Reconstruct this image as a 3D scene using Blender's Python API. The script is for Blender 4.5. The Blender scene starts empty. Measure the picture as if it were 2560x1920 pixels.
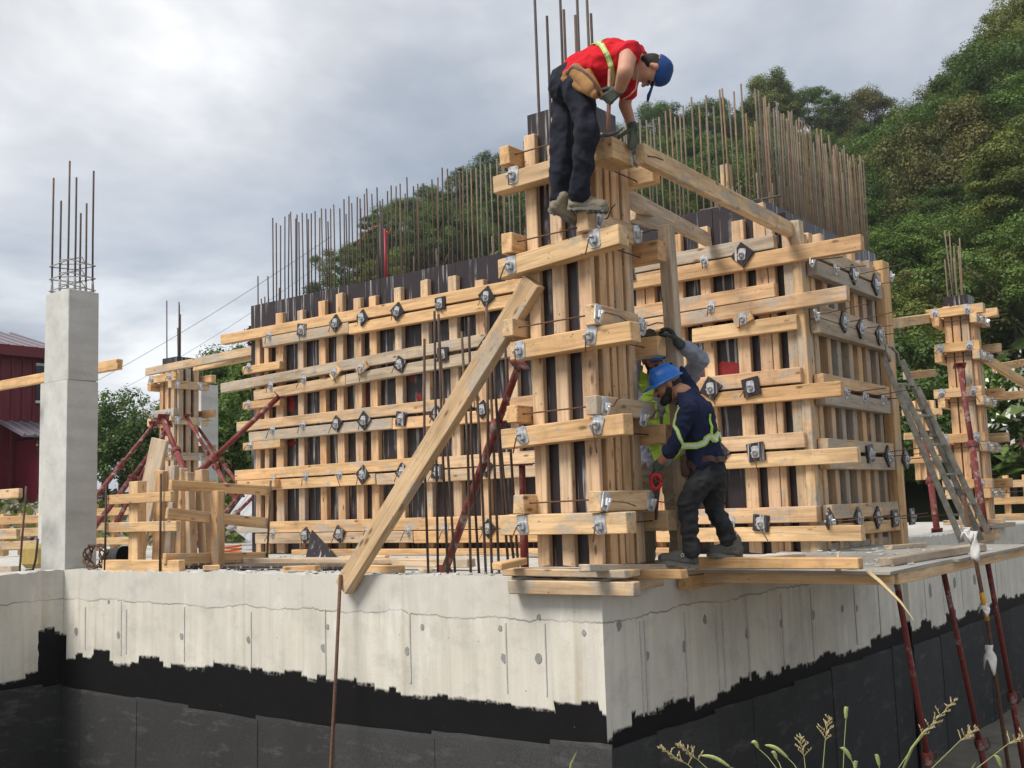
import bpy, bmesh, math, random
import numpy as np
from mathutils import Vector, Matrix, noise
random.seed(11)
rng = np.random.default_rng(5)
scene = bpy.context.scene
COL = scene.collection

# ------------------------------------------------------------------ camera, sky, sun, exposure
FPX = 2716.44                      # focal length in pixels of the 2560 px wide photograph
def _axes(yaw, pitch, roll):
    cy, sy, cp, sp = math.cos(yaw), math.sin(yaw), math.cos(pitch), math.sin(pitch)
    f = Vector((sy*cp, cy*cp, sp)); r = Vector((cy, -sy, 0)); u = r.cross(f)
    cr, sr = math.cos(roll), math.sin(roll)
    return r*cr + u*sr, u*cr - r*sr, f
AR, AU, AW = _axes(*[math.radians(a) for a in (-37.158, 6.506, -1.8296)])
CAM = Vector((3.974, -6.150, 0.482))
cam = bpy.data.cameras.new('camera'); cam_o = bpy.data.objects.new('camera', cam); COL.objects.link(cam_o)
cam_o.matrix_world = Matrix.Translation(CAM) @ Matrix((AR, AU, -AW)).transposed().to_4x4()
cam.sensor_fit = 'HORIZONTAL'; cam.sensor_width = 36; cam.lens = FPX/2560*36
cam.clip_start = .05; cam.clip_end = 3000
scene.camera = cam_o

SUN_AZ, SUN_EL = math.radians(-158), math.radians(52)     # direction towards the sun, azimuth from +Y clockwise
SUN_DIR = Vector((math.sin(SUN_AZ)*math.cos(SUN_EL), math.cos(SUN_AZ)*math.cos(SUN_EL), math.sin(SUN_EL)))
sun = bpy.data.lights.new('sun', 'SUN'); sun.energy = 3.1; sun.angle = math.radians(24); sun.color = (1.0, .94, .855)
sun_o = bpy.data.objects.new('sun', sun); COL.objects.link(sun_o)
sun_o.rotation_euler = SUN_DIR.to_track_quat('Z', 'Y').to_euler()
scene.view_settings.view_transform = 'Standard'; scene.view_settings.look = 'None'
scene.view_settings.exposure = 0.36; scene.view_settings.gamma = 1.0
scene.view_settings.use_curve_mapping = False
scene.cycles.max_bounces = 5; scene.cycles.diffuse_bounces = 3; scene.cycles.glossy_bounces = 2
scene.cycles.transparent_max_bounces = 4
scene.cycles.use_denoising = True

world = bpy.data.worlds.new('World'); scene.world = world; world.use_nodes = True
wt = world.node_tree; wt.nodes.clear()
def WN(t, **k):
    n = wt.nodes.new(t)
    for a, b in k.items(): setattr(n, a, b)
    return n
w_out = WN('ShaderNodeOutputWorld'); w_bg = WN('ShaderNodeBackground'); w_bg.inputs[1].default_value = .1
wt.links.new(w_bg.outputs[0], w_out.inputs[0])
w_sky = WN('ShaderNodeTexSky', sky_type='NISHITA', sun_disc=False, sun_elevation=SUN_EL, sun_rotation=SUN_AZ)
w_tc = WN('ShaderNodeTexCoord')
w_sep = WN('ShaderNodeSeparateXYZ'); wt.links.new(w_tc.outputs['Generated'], w_sep.inputs[0])
# clouds on a flat layer: direction divided by height above the horizon
w_add = WN('ShaderNodeMath', operation='ADD'); w_add.inputs[1].default_value = .16; wt.links.new(w_sep.outputs[2], w_add.inputs[0])
w_max = WN('ShaderNodeMath', operation='MAXIMUM'); w_max.inputs[1].default_value = .05; wt.links.new(w_add.outputs[0], w_max.inputs[0])
w_dx = WN('ShaderNodeMath', operation='DIVIDE'); w_dy = WN('ShaderNodeMath', operation='DIVIDE')
for i, d in enumerate((w_dx, w_dy)):
    wt.links.new(w_sep.outputs[i], d.inputs[0]); wt.links.new(w_max.outputs[0], d.inputs[1])
w_cmb = WN('ShaderNodeCombineXYZ'); wt.links.new(w_dx.outputs[0], w_cmb.inputs[0]); wt.links.new(w_dy.outputs[0], w_cmb.inputs[1])
w_n1 = WN('ShaderNodeTexNoise'); w_n1.inputs['Scale'].default_value = .85; w_n1.inputs['Detail'].default_value = 6; w_n1.inputs['Roughness'].default_value = .56; w_n1.inputs['Distortion'].default_value = .3
wt.links.new(w_cmb.outputs[0], w_n1.inputs['Vector'])
w_r1 = WN('ShaderNodeValToRGB')
els = w_r1.color_ramp.elements
els[0].position = .36; els[0].color = (2.95, 3.35, 4.0, 1)
els[1].position = .65; els[1].color = (9.0, 9.05, 9.1, 1)
e = els.new(.455); e.color = (4.2, 4.55, 5.1, 1)
e = els.new(.545); e.color = (6.0, 6.2, 6.5, 1)
wt.links.new(w_n1.outputs['Fac'], w_r1.inputs[0])
w_mp2 = WN('ShaderNodeMapping'); w_mp2.inputs['Location'].default_value = (13.1, 4.2, 0); wt.links.new(w_cmb.outputs[0], w_mp2.inputs[0])
w_n2 = WN('ShaderNodeTexNoise'); w_n2.inputs['Scale'].default_value = .5; w_n2.inputs['Detail'].default_value = 4
wt.links.new(w_mp2.outputs[0], w_n2.inputs['Vector'])
w_r2 = WN('ShaderNodeValToRGB'); w_r2.color_ramp.elements[0].position = .36; w_r2.color_ramp.elements[0].color = (.72,)*3+(1,); w_r2.color_ramp.elements[1].position = .62
wt.links.new(w_n2.outputs['Fac'], w_r2.inputs[0])
w_mix = WN('ShaderNodeMix', data_type='RGBA'); wt.links.new(w_r2.outputs[0], w_mix.inputs[0])
wt.links.new(w_sky.outputs[0], w_mix.inputs[6]); wt.links.new(w_r1.outputs[0], w_mix.inputs[7])
wt.links.new(w_mix.outputs[2], w_bg.inputs[0])

# ------------------------------------------------------------------ measuring: where a line of sight meets a known plane
def ray(x, y): return AR*((x-1280)/FPX) - AU*((y-960)/FPX) + AW
def pt(x, y, ax, val):
    d = ray(x, y); i = 'xyz'.index(ax); return CAM + d*((val-CAM[i])/d[i])
def pd(x, y, depth): return CAM + ray(x, y)*depth

# ------------------------------------------------------------------ object helpers
WM = {}                                            # world matrices, by object name
def thing(name, label, cat, loc=(0, 0, 0), group=None):
    o = bpy.data.objects.new(name, None); COL.objects.link(o); o.empty_display_size = .1
    o.location = loc; WM[o.name] = Matrix.Translation(Vector(loc)); tag(o, label, cat, group); return o
def tag(o, label=None, cat=None, group=None, kind=None):
    if label: o['label'] = label
    if cat: o['category'] = cat
    if group: o['group'] = group
    if kind: o['kind'] = kind
    return o
def place(o, m, parent=None):
    WM[o.name] = m
    if parent is not None:
        o.parent = parent; o.matrix_local = WM[parent.name].inverted() @ m
    else: o.matrix_world = m
    return o
def mesh_of(name, verts, faces, mat, smooth=False):
    me = bpy.data.meshes.new(name); me.from_pydata([tuple(v) for v in verts], [], faces)
    if mat: me.materials.append(mat)
    if smooth:
        me.polygons.foreach_set('use_smooth', [True]*len(me.polygons))
    me.update(); return me
def obj(name, me, m=Matrix(), parent=None):
    o = bpy.data.objects.new(name, me); COL.objects.link(o); return place(o, m, parent)
def chamfer_box(lx, ly, lz, c=.005, jit=0.0):
    hx, hy, hz = lx/2, ly/2, lz/2; c = min(c, hx*.4, hy*.4, hz*.4); V = []; idx = {}
    for sx in (-1, 1):
        for sy in (-1, 1):
            for sz in (-1, 1):
                j = Vector((random.uniform(-1, 1)*jit*2, random.uniform(-1, 1)*jit, random.uniform(-1, 1)*jit))
                for a, q in enumerate(((hx, hy-c, hz-c), (hx-c, hy, hz-c), (hx-c, hy-c, hz))):
                    idx[(sx, sy, sz, a)] = len(V); V.append((sx*q[0]+j.x, sy*q[1]+j.y, sz*q[2]+j.z))
    Fc = []
    def f(*k): Fc.append([idx[q] for q in k])
    for s in (-1, 1):
        o = [(-1, -1), (1, -1), (1, 1), (-1, 1)]; o = o if s > 0 else o[::-1]
        f(*[(s, a, b, 0) for a, b in o]); f(*[(b, s, a, 1) for a, b in o]); f(*[(a, b, s, 2) for a, b in o])
    for sa in (-1, 1):
        for sb in (-1, 1):
            e = [(-1, sa, sb, 1), (1, sa, sb, 1), (1, sa, sb, 2), (-1, sa, sb, 2)]; f(*(e if sa*sb < 0 else e[::-1]))
            e = [(sa, -1, sb, 0), (sa, 1, sb, 0), (sa, 1, sb, 2), (sa, -1, sb, 2)]; f(*(e if sa*sb > 0 else e[::-1]))
            e = [(sa, sb, -1, 0), (sa, sb, 1, 0), (sa, sb, 1, 1), (sa, sb, -1, 1)]; f(*(e if sa*sb < 0 else e[::-1]))
    for sx in (-1, 1):
        for sy in (-1, 1):
            for sz in (-1, 1):
                e = [(sx, sy, sz, 0), (sx, sy, sz, 1), (sx, sy, sz, 2)]; f(*(e if sx*sy*sz > 0 else e[::-1]))
    return V, Fc
def frame(p0, p1, up=(0, 0, 1)):
    p0, p1 = Vector(p0), Vector(p1); x = (p1-p0).normalized(); z = Vector(up); z = z - x*z.dot(x)
    if z.length < 1e-4: z = Vector((0, -1, 0)) - x*Vector((0, -1, 0)).dot(x)
    z.normalize(); y = z.cross(x); m = Matrix((x, y, z)).transposed().to_4x4(); m.translation = (p0+p1)/2; return m
def beam(name, p0, p1, w, h, mat, parent=None, up=(0, 0, 1), c=.005, jit=.003):
    """squared timber between two points: w across, h along 'up'"""
    L = (Vector(p1)-Vector(p0)).length; V, Fc = chamfer_box(L, w, h, c, jit)
    return obj(name, mesh_of(name, V, Fc, mat), frame(p0, p1, up), parent)
def bx(name, xr, yr, zr, mat, parent=None, c=.005, jit=.003):
    d = [xr[1]-xr[0], yr[1]-yr[0], zr[1]-zr[0]]; m = [(xr[0]+xr[1])/2, (yr[0]+yr[1])/2, (zr[0]+zr[1])/2]
    i = d.index(max(d)); a, b = list(m), list(m); a[i] -= d[i]/2; b[i] += d[i]/2
    if i == 0: return beam(name, a, b, d[1], d[2], mat, parent, (0, 0, 1), c, jit)
    if i == 1: return beam(name, a, b, d[0], d[2], mat, parent, (0, 0, 1), c, jit)
    return beam(name, a, b, d[0], d[1], mat, parent, (0, -1, 0), c, jit)
def tube_geo(pts, rad, n=8, cap=True):
    pts = [Vector(p) for p in pts]; V, Fc = [], []
    rad = rad if isinstance(rad, (list, tuple)) else [rad]*len(pts)
    ref = None
    for i, p in enumerate(pts):
        t = (pts[min(i+1, len(pts)-1)]-pts[max(i-1, 0)]).normalized()
        if ref is None: ref = t.orthogonal().normalized()
        ref = (ref - t*ref.dot(t)).normalized(); b = t.cross(ref)
        for k in range(n):
            a = 2*math.pi*k/n; V.append(p + (ref*math.cos(a)+b*math.sin(a))*rad[i])
    for i in range(len(pts)-1):
        for k in range(n):
            Fc.append([i*n+k, i*n+(k+1) % n, (i+1)*n+(k+1) % n, (i+1)*n+k])
    if cap: Fc.append(list(range(n))[::-1]); Fc.append([(len(pts)-1)*n+k for k in range(n)])
    return V, Fc
def tube(name, pts, rad, mat, parent=None, n=8, smooth=True):
    pts = [Vector(p) for p in pts]; o0 = pts[0].copy(); V, Fc = tube_geo([p-o0 for p in pts], rad, n)
    return obj(name, mesh_of(name, V, Fc, mat, smooth), Matrix.Translation(o0), parent)
def join_geo(parts):
    V, Fc = [], []
    for v, f in parts:
        b = len(V); V += [tuple(q) for q in v]; Fc += [[i+b for i in g] for g in f]
    return V, Fc
def xf(geo, m): return [m @ Vector(v) for v in geo[0]], geo[1]

# ------------------------------------------------------------------ materials
class NT:
    def __init__(s, name):
        s.m = bpy.data.materials.new(name); s.m.use_nodes = True; s.t = s.m.node_tree
        s.b = s.t.nodes['Principled BSDF']; s.out = s.t.nodes['Material Output']
    def n(s, typ, ins=None, **k):
        q = s.t.nodes.new('ShaderNode'+typ)
        for a, b in k.items(): setattr(q, a, b)
        for a, b in (ins or {}).items(): s.set(q.inputs[a], b)
        return q
    def set(s, sock, v):
        if isinstance(v, bpy.types.NodeSocket): s.t.links.new(v, sock)
        elif isinstance(v, bpy.types.Node): s.t.links.new(v.outputs[0], sock)
        else:
            if isinstance(v, (tuple, list)) and len(v) == 3 and sock.type == 'RGBA': v = (*v, 1)
            sock.default_value = v
    def math(s, op, a, b=0.0, c=None, clamp=False):
        q = s.n('Math', operation=op, use_clamp=clamp); s.set(q.inputs[0], a); s.set(q.inputs[1], b)
        if c is not None: s.set(q.inputs[2], c)
        return q.outputs[0]
    def mix(s, fac, a, b, blend='MIX'):
        q = s.n('Mix', data_type='RGBA', blend_type=blend); s.set(q.inputs[0], fac); s.set(q.inputs[6], a); s.set(q.inputs[7], b); return q.outputs[2]
    def ramp(s, fac, stops):
        q = s.n('ValToRGB'); e = q.color_ramp.elements
        while len(e) < len(stops): e.new(.5)
        for i, (p, c) in enumerate(stops):
            e[i].position = p; e[i].color = (c, c, c, 1) if isinstance(c, (int, float)) else (*c, 1)
        s.set(q.inputs[0], fac); return q.outputs[0]
    def noise(s, vec, scale, detail=4, rough=.55, dist=0.0):
        q = s.n('TexNoise', {'Scale': scale, 'Detail': detail, 'Roughness': rough, 'Distortion': dist})
        if vec is not None: s.set(q.inputs['Vector'], vec)
        return q.outputs['Fac']
    def co(s, which='Object'): return s.n('TexCoord').outputs[which]
    def pos(s): return s.n('NewGeometry').outputs['Position']
    def rnd(s): return s.n('ObjectInfo').outputs['Random']
    def map(s, vec, scale=(1, 1, 1), loc=(0, 0, 0)):
        q = s.n('Mapping', {'Scale': scale}); s.set(q.inputs['Location'], loc); s.set(q.inputs['Vector'], vec); return q.outputs[0]
    def bump(s, h, strength=.3, dist=.01):
        q = s.n('Bump', {'Strength': strength, 'Distance': dist}); s.set(q.inputs['Height'], h); s.set(s.b.inputs['Normal'], q.outputs[0])
    def fin(s, col=None, rough=None, metal=None, spec=None):
        if col is not None: s.set(s.b.inputs['Base Color'], col)
        if rough is not None: s.set(s.b.inputs['Roughness'], rough)
        if metal is not None: s.set(s.b.inputs['Metallic'], metal)
        if spec is not None: s.set(s.b.inputs['Specular IOR Level'], spec)
        return s.m
def wood(name, tones, grey=.5, dirt=.35):
    s = NT(name); r = s.rnd()
    off = s.n('CombineXYZ'); k = s.math('MULTIPLY', r, 61.0)
    for i in range(3): s.set(off.inputs[i], k)
    v = s.n('VectorMath', operation='ADD'); s.set(v.inputs[0], s.co()); s.set(v.inputs[1], off.outputs[0]); v = v.outputs[0]
    g = s.noise(s.map(v, (1.1, 26, 26)), 2.2, 6, .62, .35)
    g2 = s.noise(s.map(v, (.8, 6, 6)), 2.0, 3, .5, .6)
    base = s.ramp(r, [(i/(len(tones)-1) if len(tones) > 1 else 0, t) for i, t in enumerate(tones)])
    c = s.mix(1, base, s.ramp(g, [(.24, .48), (.46, .97), (.75, 1.14)]), 'MULTIPLY')
    c = s.mix(1, c, s.ramp(g2, [(.25, (.66, .60, .54)), (.62, (1.08, 1.04, 1.0))]), 'MULTIPLY')
    kn = s.n('TexVoronoi', {'Scale': 1.0, 'Randomness': 1.0}); s.set(kn.inputs['Vector'], s.map(v, (3.3, 9, 9)))
    c = s.mix(s.ramp(kn.outputs['Distance'], [(.07, .85), (.16, 0)]), c, (.15, .075, .035))
    st = s.noise(s.map(v, (1.6, 3.0, 3.0)), 2.0, 5, .6)
    r2 = s.math('FRACT', s.math('MULTIPLY', r, 7.31))
    th = s.math('ADD', s.math('MULTIPLY', r2, -.26*grey), .66)
    fac = s.math('MULTIPLY', s.math('SUBTRACT', st, th), 14.0, clamp=True)
    c = s.mix(s.math('MULTIPLY', fac, .62), c, s.mix(s.noise(v, 40, 3), (.26, .245, .215), (.50, .475, .42)))
    d2 = s.noise(v, 5.5, 6, .7)
    c = s.mix(s.ramp(d2, [(.55, 0), (.8, dirt)]), c, (.10, .075, .055))
    vo = s.n('TexVoronoi', {'Scale': 1.0}); s.set(vo.inputs['Vector'], s.map(v, (11, 15, 15), (.3, .2, .7)))
    c = s.mix(s.ramp(vo.outputs['Distance'], [(.06, .8), (.09, 0)]), c, (.06, .035, .02))
    c = s.mix(s.ramp(s.noise(s.map(v, (2.2, 1.2, 1.2)), 2.4, 6, .7), [(.56, 0), (.72, .45)]), c, (.24, .17, .11))
    s.bump(g, .35, .004)
    return s.fin(c, s.ramp(g, [(.3, .85), (.7, .68)]), spec=.25)
W_FRESH = wood('fresh_timber', [(.65, .415, .205), (.72, .49, .265), (.60, .37, .185), (.58, .43, .27), (.74, .53, .305), (.66, .435, .23)], .55)
W_STUD = wood('pale_stud_timber', [(.72, .485, .28), (.64, .41, .235), (.56, .44, .325), (.75, .54, .335), (.60, .43, .29), (.68, .46, .265)], .7)
W_GREY = wood('weathered_timber', [(.43, .37, .285), (.52, .43, .325), (.45, .40, .335), (.55, .43, .30)], 1.0)
W_MIX = wood('used_timber', [(.66, .44, .24), (.52, .43, .325), (.70, .50, .29), (.57, .43, .28), (.64, .46, .28)], 1.0)
def ply(name, drip=1.0):
    s = NT(name); p = s.pos()
    n1 = s.noise(s.map(p, (26, 26, .9)), 1.0, 3, .6); n2 = s.noise(s.map(p, (1.2, 1.2, 1.0)), 1.6, 4, .6)
    base = s.mix(s.noise(p, 3, 4), (.018, .013, .015), (.040, .029, .031))
    m = s.math('MULTIPLY', s.ramp(n1, [(.565, 0), (.64, 1)]), s.ramp(n2, [(.40, 0), (.58, 1)]))
    c = s.mix(s.math('MULTIPLY', m, .72*drip), base, (.55, .53, .51))
    sc = s.noise(s.map(p, (9, 9, 9)), 1.0, 8, .75)
    c = s.mix(s.ramp(sc, [(.62, 0), (.78, .3)]), c, (.26, .245, .24))
    return s.fin(c, .36, spec=.4)
PLY = ply('film_faced_plywood'); PLY2 = ply('dusty_film_plywood', 1.25)
def concrete_plain(name, a, b):
    s = NT(name); p = s.co()
    n = s.noise(p, 3.0, 8, .62); f = s.noise(p, 60, 4, .6); v = s.noise(s.map(p, (6, 6, .7)), 1, 4)
    c = s.mix(s.ramp(n, [(.3, 0), (.7, 1)]), a, b)
    c = s.mix(1, c, s.ramp(v, [(.3, .88), (.65, 1.03)]), 'MULTIPLY'); c = s.mix(1, c, s.ramp(f, [(.3, .93), (.6, 1.02)]), 'MULTIPLY')
    vo = s.n('TexVoronoi', {'Scale': 11.0}); s.set(vo.inputs['Vector'], p)
    c = s.mix(s.ramp(vo.outputs['Distance'], [(.035, .7), (.06, 0)]), c, (.14, .135, .125))
    c = s.mix(s.ramp(s.noise(s.map(p, (2.2, 2.2, .8), (4, 1, 2)), 2, 7, .7), [(.52, 0), (.72, .5)]), c, tuple(x*.68 for x in a))
    s.bump(n, .2, .01); return s.fin(c, .88, spec=.2)
CONC = concrete_plain('column_concrete', (.44, .43, .395), (.54, .53, .49))
CONC_L = concrete_plain('pale_column_concrete', (.50, .50, .475), (.60, .60, .57))
CONC_SLAB = concrete_plain('slab_concrete', (.42, .41, .38), (.60, .59, .55))
PATCH = concrete_plain('mortar_patch', (.25, .245, .23), (.36, .355, .335))
def plain(name, a, b=None, rough=.7, scale=8, metal=0, bump=0, spec=.4, obj_co=True):
    s = NT(name); v = s.co() if obj_co else s.pos()
    n = s.noise(v, scale, 5, .6); c = s.mix(s.ramp(n, [(.32, 0), (.68, 1)]), a, b or tuple(x*.7 for x in a))
    if bump: s.bump(n, bump, .01)
    return s.fin(c, rough, metal, spec)
STEEL = plain('galvanised_steel', (.76, .77, .78), (.40, .41, .42), .42, 22, .6)
RUST = plain('rusty_wire', (.17, .085, .045), (.07, .04, .03), .8, 60)
def rebar_mat(name, cols, ribs=True):
    s = NT(name); v = s.co(); r = s.rnd()
    base = s.ramp(r, [(i/(len(cols)-1), c) for i, c in enumerate(cols)])
    n = s.noise(s.map(v, (1, 1, 1)), 7, 5, .7)
    c = s.mix(1, base, s.ramp(n, [(.3, .6), (.7, 1.3)]), 'MULTIPLY')
    w = s.n('TexWave', {'Scale': 30.0}, bands_direction='Z'); s.set(w.inputs['Vector'], v); s.bump(w.outputs['Fac'], .6, .004)
    return s.fin(c, .75, .25)
REBAR = rebar_mat('rusty_rebar', [(.105, .06, .042), (.075, .05, .042), (.15, .10, .065), (.09, .075, .07)])
REBAR_B = rebar_mat('brown_rebar', [(.22, .15, .095), (.17, .15, .12), (.25, .155, .08), (.20, .18, .155)])
def prop_mat():
    s = NT('worn_red_paint'); v = s.co(); n = s.noise(v, 9, 7, .7); n2 = s.noise(v, 2.6, 4, .6)
    c = s.mix(s.noise(v, 20, 4), (.145, .020, .018), (.225, .038, .032))
    c = s.mix(s.math('MULTIPLY', s.ramp(n, [(.52, 0), (.62, 1)]), s.ramp(n2, [(.42, 0), (.56, 1)])), c, (.40, .34, .31))
    c = s.mix(s.ramp(s.noise(v, 34, 4), [(.54, 0), (.68, .75)]), c, (.085, .045, .032))
    return s.fin(c, .6, spec=.35)
RED = prop_mat()
ALU = plain('dull_aluminium', (.36, .345, .30), (.20, .185, .155), .5, 14, .55)
MEMB = None
def membrane():
    s = NT('bitumen_sheet'); p = s.pos(); r = s.rnd()
    c = s.mix(s.noise(p, 1.6, 6, .65), (.030, .031, .032), (.060, .060, .061))
    c = s.mix(1, c, s.ramp(s.noise(p, 160, 2), [(.25, .55), (.75, 1.5)]), 'MULTIPLY')
    c = s.mix(1, c, s.ramp(r, [(0, .8), (1, 1.2)]), 'MULTIPLY')
    c = s.mix(s.ramp(s.noise(s.map(p, (1.2, 1.2, 4)), 2, 7, .7), [(.55, 0), (.74, .6)]), c, (.15, .145, .14))
    s.bump(s.noise(p, 120, 3), .4, .004); return s.fin(c, .93, spec=.15)
MEMB = membrane()
def foundation(axis):
    """board-marked concrete with a cold joint, run marks and a brushed bitumen band of uneven height along its foot"""
    s = NT('foundation_concrete_'+axis); p = s.pos(); q = s.n('SeparateXYZ'); s.set(q.inputs[0], p)
    a = q.outputs[0 if axis == 'x' else 1]; z = q.outputs[2]
    def along(sa, sz, o=0):
        k = s.n('CombineXYZ'); s.set(k.inputs[0], s.math('MULTIPLY_ADD', a, sa, o)); s.set(k.inputs[1], s.math('MULTIPLY', z, sz)); return k.outputs[0]
    big = s.noise(along(1, 1), 1.1, 6, .6); streak = s.noise(along(9, .5), 1, 5, .6); fine = s.noise(p, 70, 4, .6)
    c = s.mix(s.ramp(big, [(.32, 0), (.68, 1)]), (.60, .572, .495), (.73, .70, .62))
    c = s.mix(1, c, s.ramp(streak, [(.3, .86), (.62, 1.03)]), 'MULTIPLY'); c = s.mix(1, c, s.ramp(fine, [(.3, .93), (.62, 1.02)]), 'MULTIPLY')
    zc = s.math('ADD', s.math('MULTIPLY', s.math('SUBTRACT', s.noise(along(1.3, 0), 1, 2), .5), .16), -.29)
    zc = s.math('ADD', zc, s.math('MULTIPLY', s.math('SUBTRACT', s.noise(along(9, 0), 1, 4, .7), .5), .07))
    above = s.math('GREATER_THAN', z, zc)
    c = s.mix(s.math('MULTIPLY', above, .55), c, s.mix(big, (.53, .515, .47), (.63, .615, .57)))
    dj = s.math('ABSOLUTE', s.math('SUBTRACT', z, zc))
    c = s.mix(s.math('MULTIPLY', s.ramp(dj, [(.003, 1), (.007, 0)]), s.ramp(s.noise(along(2, 0, 7), 1, 3), [(.4, .35), (.55, .95)])), c, (.20, .195, .18))
    stn = s.math('MULTIPLY', s.ramp(s.noise(along(7, .25, 3), 1, 3), [(.60, 0), (.72, 1)]), s.ramp(z, [(.0, 1), (.3, 1)]))
    c = s.mix(s.math('MULTIPLY', stn, .5), c, (.40, .31, .20))
    blot = s.noise(along(1.7, 2.4, 11), 1.4, 7, .68)
    c = s.mix(s.ramp(blot, [(.52, 0), (.70, .55)]), c, (.40, .39, .355))
    c = s.mix(s.ramp(s.noise(along(3.1, 1.1, 23), 1.2, 6, .7), [(.56, 0), (.72, .6)]), c, (.80, .79, .75))
    drip = s.math('MULTIPLY', s.ramp(s.noise(along(22, .18, 31), 1, 2), [(.62, 0), (.68, 1)]), s.ramp(s.noise(along(.8, .1, 17), 1, 2), [(.45, 0), (.6, 1)]))
    c = s.mix(s.math('MULTIPLY', drip, .4), c, (.34, .30, .25))
    vo = s.n('TexVoronoi', {'Scale': 7.0}); s.set(vo.inputs['Vector'], p)
    c = s.mix(s.ramp(vo.outputs['Distance'], [(.03, .75), (.055, 0)]), c, (.20, .195, .18))
    # bitumen brush strokes: every stroke a different height
    cell = s.n('TexWhiteNoise', noise_dimensions='1D'); s.set(cell.inputs['W'], s.math('FLOOR', s.math('ADD', s.math('MULTIPLY', a, 2.4), s.math('MULTIPLY', s.noise(along(.9, .25, 5), 1, 2), 2.6))))
    cell2 = s.n('TexWhiteNoise', noise_dimensions='1D'); s.set(cell2.inputs['W'], s.math('FLOOR', s.math('ADD', s.math('MULTIPLY', a, 6.3), s.math('MULTIPLY', s.noise(along(2.1, .9, 8), 1, 2), 3.0))))
    if axis == 'x': top0, amp = -.81, .13
    else: top0, amp = -.965, .12
    top = s.math('ADD', s.math('MULTIPLY', s.math('SUBTRACT', cell.outputs[0], .5), amp), top0)
    top = s.math('ADD', top, s.math('MULTIPLY', s.math('SUBTRACT', cell2.outputs[0], .5), .05))
    top = s.math('ADD', top, s.math('MULTIPLY', s.math('SUBTRACT', s.noise(along(7, 7), 1, 5, .62), .5), .05))
    if axis == 'x':                                 # the corner beside the return wall was brushed higher
        top = s.math('ADD', top, s.math('MULTIPLY', s.math('LESS_THAN', a, -6.44), .24))
    else: top = s.math('ADD', top, s.math('MULTIPLY', s.math('MULTIPLY', s.math('LESS_THAN', q.outputs[0], -6.), s.math('GREATER_THAN', s.math('ADD', a, s.math('MULTIPLY', s.noise(along(0, 9), 1, 3), .05)), -.24)), .40))
    edge = s.math('MULTIPLY', s.math('SUBTRACT', top, z), 60.0, clamp=True)
    worn = s.ramp(s.noise(along(13, 6), 1, 6, .7), [(.36, 0), (.50, 1)])
    near = s.math('MULTIPLY', s.math('SUBTRACT', top, z), s.math('MULTIPLY_ADD', s.noise(along(2.2, 1.0, 2), 1, 3), 90.0, -12.0), clamp=True)
    fac = s.math('MULTIPLY', edge, s.math('MAXIMUM', worn, s.math('MULTIPLY', near, 1.0)))
    bit = s.mix(s.noise(along(3, 3), 2, 6, .7), (.0035, .0035, .005), (.011, .010, .011))
    bit = s.mix(s.ramp(s.noise(p, 26, 3), [(.72, 0), (.76, .6)]), bit, (.36, .35, .33))
    c = s.mix(fac, c, bit)
    s.bump(s.math('ADD', big, s.math('MULTIPLY', fine, .15)), .18, .02)
    return s.fin(c, s.math('MULTIPLY_ADD', fac, -.15, .88), spec=.14)
FND_X, FND_Y = foundation('x'), foundation('y')
# ------------------------------------------------------------------ setting: ground, slab, foundation
SOIL = plain('soil_and_gravel', (.13, .115, .09), (.22, .2, .165), .95, 2.2, 0, .5, .15, False)
GRASSY = plain('weedy_ground', (.06, .085, .03), (.14, .125, .075), .95, .9, 0, .4, .15, False)
def ground_z(x, y):
    d = (Vector((x, y, 0))-CAM).dot(Vector((AW.x, AW.y, 0)).normalized())
    z = -1.2
    if d > 3.9: z = -1.2 - 1.25*min(1, (d-3.9)/1.9)
    z2 = -.75                                        # general level of the site behind the building
    t = max(0, min(1, max((y-15)/4, (-x-17)/4)))
    return z*(1-t)+z2*t + .06*noise.noise((x*.7, y*.7, 0))
xs = sorted(set(np.round(np.concatenate([np.arange(-26, 14, .8), [-330, -200, -100, -60, -40, 30, 60, 120, 220]]), 2)))
ys = sorted(set(np.round(np.concatenate([np.arange(-14, 24, .8), [-200, -100, -40, -22, 32, 50, 80, 140, 330]]), 2)))
gv = [(x, y, ground_z(x, y)) for y in ys for x in xs]; nx = len(xs)
gf = [[j*nx+i, j*nx+i+1, (j+1)*nx+i+1, (j+1)*nx+i] for j in range(len(ys)-1) for i in range(nx-1)]
tag(obj('ground', mesh_of('ground', gv, gf, SOIL, True)), kind='structure')

ZS = -.03
def slab_part(name, xr, yr):
    V, Fc = chamfer_box(xr[1]-xr[0], yr[1]-yr[0], .25, .004); return obj(name, mesh_of(name, V, Fc, CONC_SLAB), Matrix.Translation(((xr[0]+xr[1])/2, (yr[0]+yr[1])/2, ZS-.125)))
tag(slab_part('floor_slab', (-17, -.3), (.3, 15)), kind='structure')
tag(slab_part('floor_slab', (-17, -6.8), (-6, .29)), kind='structure')

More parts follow.
